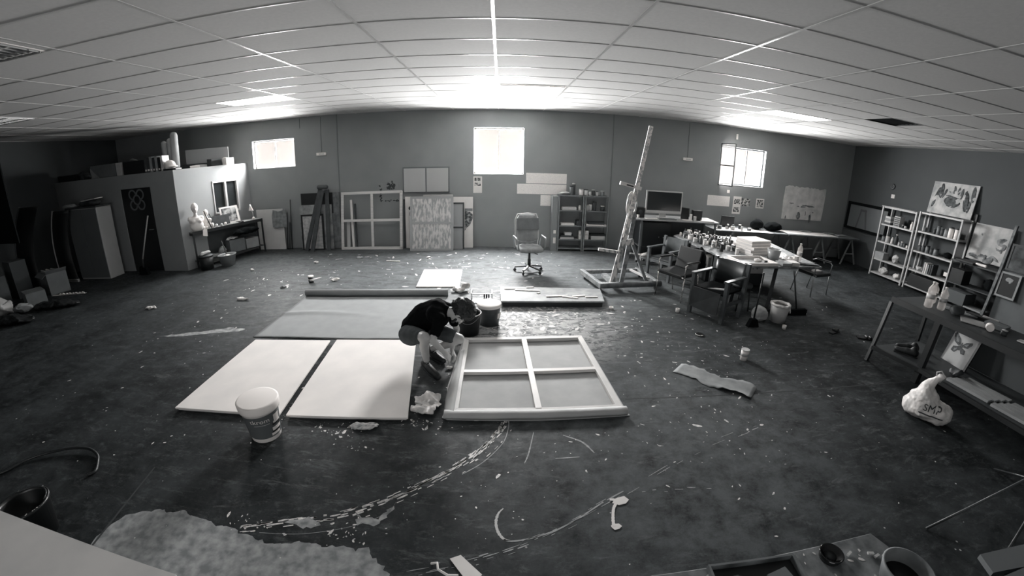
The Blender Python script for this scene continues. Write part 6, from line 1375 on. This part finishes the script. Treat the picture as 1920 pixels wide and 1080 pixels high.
# framed pictures near the right edge
def frame_pic(label, y0, y1, z0, z1, x, fm, pm, blot=True, name='framed_picture', lean=.05):
    o = thing(name, label, 'picture', (x, (y0+y1)/2, z0)); o.rotation_euler = (0, lean, 0); w = (y0-y1)/2; h = z1-z0; t = .035
    MB().box(-.012, .012, -w, w, 0, t).box(-.012, .012, -w, w, h-t, h).box(-.012, .012, -w, -w+t, t, h-t).box(-.012, .012, w-t, w, t, h-t).build('frame', fm, o)
    MB().box(-.004, .01, -w+t, w-t, t, h-t).build('picture', pm, o)
    if blot: f_ = MB().ell((-.006, 0, h*.72), (.003, w*.42, h*.09), 12, 6).ell((-.006, -.02, h*.66), (.003, w*.2, h*.07), 10, 6); f_.jitter(.01, 16, 4); f_.build('pale_flower', mat('flower_grey', .3, .8), o)
o = MB().beam((9.40, 4.98, .003), (9.50, 4.90, 1.95), .05, .05, up=(0, 1, 0)).build('corner_post', mat('post_grey', .13, .7, .3, 12, v2=.2)); tag(o, 'grey upright post carrying pictures near the right edge', 'post')
o = MB().box(9.50, 9.52, 4.12, 4.88, .003, 1.55).build('partition_board', mat('partition', .12, .8, .1, 3)); tag(o, 'grey partition board behind the framed pictures at the right edge', 'board')
frame_pic('pale framed dark picture of a flower, lower one at the right edge', 4.90, 4.52, .60, 1.08, 9.44, MID, mat('picture_black', .012, .7))
frame_pic('dark portrait picture above the pale framed flower, right edge', 4.86, 4.45, 1.12, 1.62, 9.45, CHAR, mat('portrait_dark', .05, .8, .4, 6, v2=.12), False)
# ================================================================ DARK BENCH, RIGHT FOREGROUND
BL_ = mat('bench_black', .018, .5)
o = thing('black_bench', 'long black metal bench with lower shelf in the right foreground', 'bench', (5.6, 2.6, 0))
def bq(x, y, z): return (x-5.6, y-2.6, z)
MB().prism([(5.17-5.6, 3.93-2.6), (5.20-5.6, 1.0-2.6), (6.05-5.6, 1.0-2.6), (6.05-5.6, 3.98-2.6)], .86, .885).build('top', mat('bench_top_dark', .05, .5, .15, 5), o)
MB().beam(bq(5.165, 3.93, .865), bq(5.19, 1.0, .865), .03, .075).build('front_rail', BL_, o); MB().beam(bq(5.18, 3.94, .84), bq(6.04, 3.98, .84), .03, .05).build('end_rail', BL_, o)
for (a, b, w) in (((4.96, 3.88, 0), (5.16, 3.92, .83), .045), ((5.20, 3.24, 0), (5.20, 3.20, .83), .075), ((6.02, 3.94, 0), (6.02, 3.94, .86), .045), ((6.02, 3.2, 0), (6.02, 3.2, .86), .045), ((5.2, 1.2, 0), (5.2, 1.2, .83), .045)): MB().beam(bq(*a), bq(*b), w, w).build('leg', BL_, o)
MB().prism([(4.99-5.6, 3.86-2.6), (5.14-5.6, 3.2-2.6), (5.14-5.6, 1.0-2.6), (6.03-5.6, 1.0-2.6), (6.03-5.6, 3.90-2.6)], .20, .225).build('lower_shelf', mat('bench_shelf', .045, .5), o)
MB().beam(bq(4.975, 3.87, .20), bq(5.13, 3.2, .20), .03, .05).beam(bq(5.13, 3.2, .20), bq(5.14, 1.0, .20), .03, .05).build('lower_rail', BL_, o)
MB().box(6.04-5.6, 6.06-5.6, 1.0-2.6, 3.15-2.6, .23, .858).build('back_panel', mat('bench_panel', .07, .7), o)
bottle('clear plastic water bottle at the far end of the black bench, taller one', (5.42, 3.56, .887), .055, .34)
bottle('second clear plastic bottle beside the taller one on the black bench', (5.55, 3.46, .887), .05, .30)
bottle('third clear plastic bottle behind the other two on the black bench', (5.72, 3.72, .887), .05, .28)
ZB = .887
for k, (nm, lb, ct, x, y, w, d, h, m, rz) in enumerate([('long_box', 'long pale folder lying across the black bench behind the bottles', 'folder', 5.82, 3.35, .10, .42, .02, MID, .4), ('long_box', 'dark flat case at the back edge of the black bench', 'case', 5.93, 3.05, .12, .5, .03, BLACK, .1), ('white_rule', 'short white bar on the dark case', 'bar', 5.95, 3.02, .03, .2, .02, LIGHT, .1), ('paper_scraps', 'pale papers in the middle of the black bench', 'papers', 5.60, 3.02, .25, .3, .012, LIGHT, .6), ('clear_box', 'grey clear box behind the pale papers', 'box', 5.80, 2.85, .18, .24, .05, mat('dull_clear', .16, .3), .2), ('flat_packet', 'flat pale packet further along the black bench', 'packet', 5.66, 2.35, .10, .30, .015, LIGHT, .15), ('dark_sheet', 'dull sheet near the right edge of the bench', 'sheet', 5.80, 2.0, .3, .4, .006, CHAR, .1)]):
    ob = MB().box(-w/2, w/2, -d/2, d/2, 0, h).jitter(.004, 6, k).build(nm, m, bevel=.002); place(ob, (x, y, ZB+.004+(.032 if nm == 'white_rule' else 0)), rz); tag(ob, lb, ct)
o = thing('white_mug', 'white printed mug lying on its side on the black bench', 'mug', (5.52, 2.78, ZB+.05), .5); o.rotation_euler = (0, PI/2, .6); MB().lathe([(.042, -.05), (.048, .05), (.042, .05), (.036, -.04), (0, -.04)], seg=20).build('body', WHITE, o); MB().lathe([(.049, .03), (.0495, .051)], seg=20).build('dark_rim', CHAR, o)
jar('dark_jar', 'dark jar next to the white mug on the black bench', 'jar', (5.62, 2.66, ZB), .035, .06, CHAR, LIGHT)
scrap_on('cloth_pack', 'dark cloth bag beside the bottles on the black bench', 'bag', (5.62, 3.28, ZB), (.2, .16, .12), CHAR, 0, 98, .02)
# butterfly print and shoes on the lower shelf
o = thing('butterfly_print', 'white paper with a black butterfly leaning on the lower bench shelf', 'print', (5.80, 3.22, .228)); o.rotation_euler = (0, .25, -.15)
MB().box(0, .006, -.20, .18, 0, .52).build('sheet', mat('print_sheet', .42, .8), o); WG = MB()
def wing(pts): WG.prism(pts, -.004, -.001, lambda y, z, x: (x, y, z))
wing([(.0, .27), (.05, .34), (.15, .40), (.17, .37), (.12, .28), (.03, .25)]); wing([(.0, .26), (.03, .245), (.10, .22), (.11, .16), (.05, .15), (.0, .22)])
wing([(-.005, .27), (-.05, .33), (-.13, .36), (-.14, .33), (-.10, .27), (-.03, .25)]); wing([(-.005, .26), (-.03, .245), (-.09, .23), (-.10, .18), (-.05, .17), (-.005, .22)]); wing([(.005, .20), (.005, .31), (-.006, .31), (-.006, .20)])
WG.build('butterfly', mat('butterfly_ink', .03, .8, .4, 30, v2=.12), o)
WG = MB(); wing([(.04, .29), (.09, .34), (.12, .35), (.09, .29)]); wing([(-.04, .29), (-.08, .32), (-.10, .32), (-.08, .28)]); wing([(.03, .22), (.07, .20), (.07, .17), (.04, .18)]); WG.v = [(x-.002, y, z) for x, y, z in WG.v]; WG.build('wing_pattern', mat('wing_grey', .2, .8), o)['kind'] = 'stuff'
MB().box(-.012, .012, -.235, -.205, 0, .52).build('dark_edge', BLACK, o)
o = MB().box(-.02, .02, -.06, .06, 0, .5).build('pale_batten', MID); place(o, (5.74, 3.55, .228)); o.rotation_euler = (0, .12, 0); tag(o, 'grey slat leaning left of the butterfly print', 'slat')
for k, (x, y, rz, lb) in enumerate(((5.30, 3.55, 2.2, 'dark shoe on the lower bench shelf, nearer one'), (5.45, 3.66, 2.4, 'dark shoe on the lower bench shelf, further one'))):
    o = thing('shoe', lb, 'shoe', (x, y, .227), rz, 'pair of dark shoes under the bench'); blob('upper', [('c', (-.10, 0, .05), (.02, 0, .05), .045, .045), ('c', (.02, 0, .045), (.14, 0, .035), .045, .035), ('c', (-.10, 0, .06), (-.07, 0, .10), .042, .04)], .01, mat('shoe_dark', .02, .6), o); MB().box(-.14, .17, -.045, .045, 0, .015).build('sole', BLACK, o)
scrap_on('grey_bag', 'dull grey bag on the lower bench shelf before the print', 'bag', (5.50, 2.94, .229), (.16, .2, .08), CHAR, 0, 99, .03)
g = 'white plank bundles on the lower bench shelf'
for k in range(8):
    x = 5.28+.058*(k % 4)*1.7; y = (2.62, 2.05)[k//4]; ob = MB().box(-.045, .045, -.26, .26, 0, .03).build('white_plank', mat('plank_white', .33, .7, .06, 6)); place(ob, (x, y-.02*(k % 4), .228), .06)
    tag(ob, 'pale plank lying on the lower shelf of the black bench', 'plank', g)
# ---- bottom right: cluttered table nearest the camera
o = thing('corner_table', 'paint splashed table corner at the bottom right, nearest the camera', 'table', (1.3, .6, 0))
MB().prism([(.40-1.3, .92-.6), (.62-1.3, .965-.6), (1.77-1.3, .965-.6), (1.90-1.3, .60-.6), (1.95-1.3, .1-.6), (.40-1.3, .1-.6)], .70, .74).build('top', mat('splashed_top', .13, .5, .3, 14, v2=.22), o, bevel=.004)
for x, y in ((-.7, .25), (.42, .27), (-.7, -.35), (.5, -.35)): MB().box(x-.03, x+.03, y-.03, y+.03, 0, .70).build('leg', PINE, o)
m_ = MB(); rr = random.Random(12)
for k in range(60): fleck(m_, rr.uniform(-.8, .55), rr.uniform(.05, .34), rr.uniform(.002, .009), rr, z=.7412, ex=2, a=rr.uniform(0, 3))
m_.build('paint_flecks', MARK, o, weld=False)['kind'] = 'stuff'
o = thing('tool_tray', 'open dark tray with blocks on the near right table', 'tray', (1.06, .86, .742), -.05)
MB().box(-.20, .20, -.10, .085, 0, .006).build('bottom', BLACK, o)
for a in ((-.20, .20, .075, .085), (-.20, .20, -.10, -.09), (-.21, -.20, -.10, .085), (.19, .205, -.09, .075)): MB().box(a[0], a[1], a[2], a[3], .006, .035).build('side', mat('tray_side', .13, .6, .2, 12), o)
o = MB().box(-.05, .05, -.03, .03, 0, .045).build('wood_block', mat('grey_block', .14, .7)); place(o, (1.13, .83, .75), .2); tag(o, 'grey block lying inside the dark tray', 'block')
o = MB().prism([(-.04, -.02), (.04, -.02), (.02, .03), (-.02, .03)], 0, .05).build('scraper', CHAR); place(o, (.93, .84, .75), .1); tag(o, 'dark wedge scraper at the left of the dark tray', 'scraper')
o = thing('ink_dish', 'round black glass dish of dark paint on the near right table', 'dish', (1.455, .895, .741)); MB().lathe([(.05, 0), (.058, .03), (.052, .032), (.046, .012), (0, .01)], seg=28).build('body', mat('black_gloss', .008, .12), o); MB().lathe([(.03, .0125), (0, .014)], seg=20).build('paint', CHAR, o)
o = thing('round_tub', 'round pale rimmed tub at the bottom right table edge', 'tub', (1.70, .70, .741)); MB().lathe([(.09, 0), (.115, .09), (.105, .095), (.082, .01), (0, .01)], seg=32).build('body', mat('tub_rim', .16, .6, .2, 14), o); MB().lathe([(.09, .03), (0, .032)], seg=24).build('contents', BLACK, o)
for k, (x, y, a) in enumerate(((1.56, .885, .4), (1.67, .86, -.3), (1.69, .84, .2))):
    ob = MB().cbox((0, 0, .006), (.03, .012, .01)).build('paint_chip', LIGHT); place(ob, (x, y, .742), a); tag(ob, ['pale chip right of the black dish', 'pale chip above the round tub', 'pale chip nearest the round tub'][k], 'chip')
o = thing('tripod', 'dark tripod legs with a long thin pole at the bottom right edge', 'tripod', (3.9, 1.2, 0))
MB().tube([(-.80, .14, .01), (.10, .10, .33), (.9, .06, .62)], .010, 8).build('pole', mat('pole_grey', .06, .4), o); MB().tube([(-.5, -.25, .01), (.2, .0, .36)], .009, 8).build('leg', BLACKM, o); MB().tube([(.6, .5, .01), (.15, .08, .35)], .009, 8).build('leg', BLACKM, o)
o = MB().prism([(2.42, .76), (3.1, .72), (3.1, .60), (2.38, .66)], .60, .63).build('shelf_plank', mat('plank_dim', .14, .7)); tag(o, 'pale plank end at the bottom right corner', 'plank')
o = MB().prism([(2.12, .60), (2.6, .62), (2.6, .3), (2.05, .3)], .66, .69).build('grey_board', mat('plank_dim2', .12, .7)); tag(o, 'grey board right of the round tub at the bottom right corner', 'board')
for nm, ct, lb, bx_ in (('plank_support', 'box', 'dark box carrying the pale plank end, bottom right corner', (2.5, 3.0, .62, .70, 0, .598)), ('board_support', 'box', 'dark box carrying the grey board, bottom right corner', (2.2, 2.5, .35, .55, 0, .658))):
    ob = MB().box(*bx_).build(nm, BLACK); tag(ob, lb, ct)
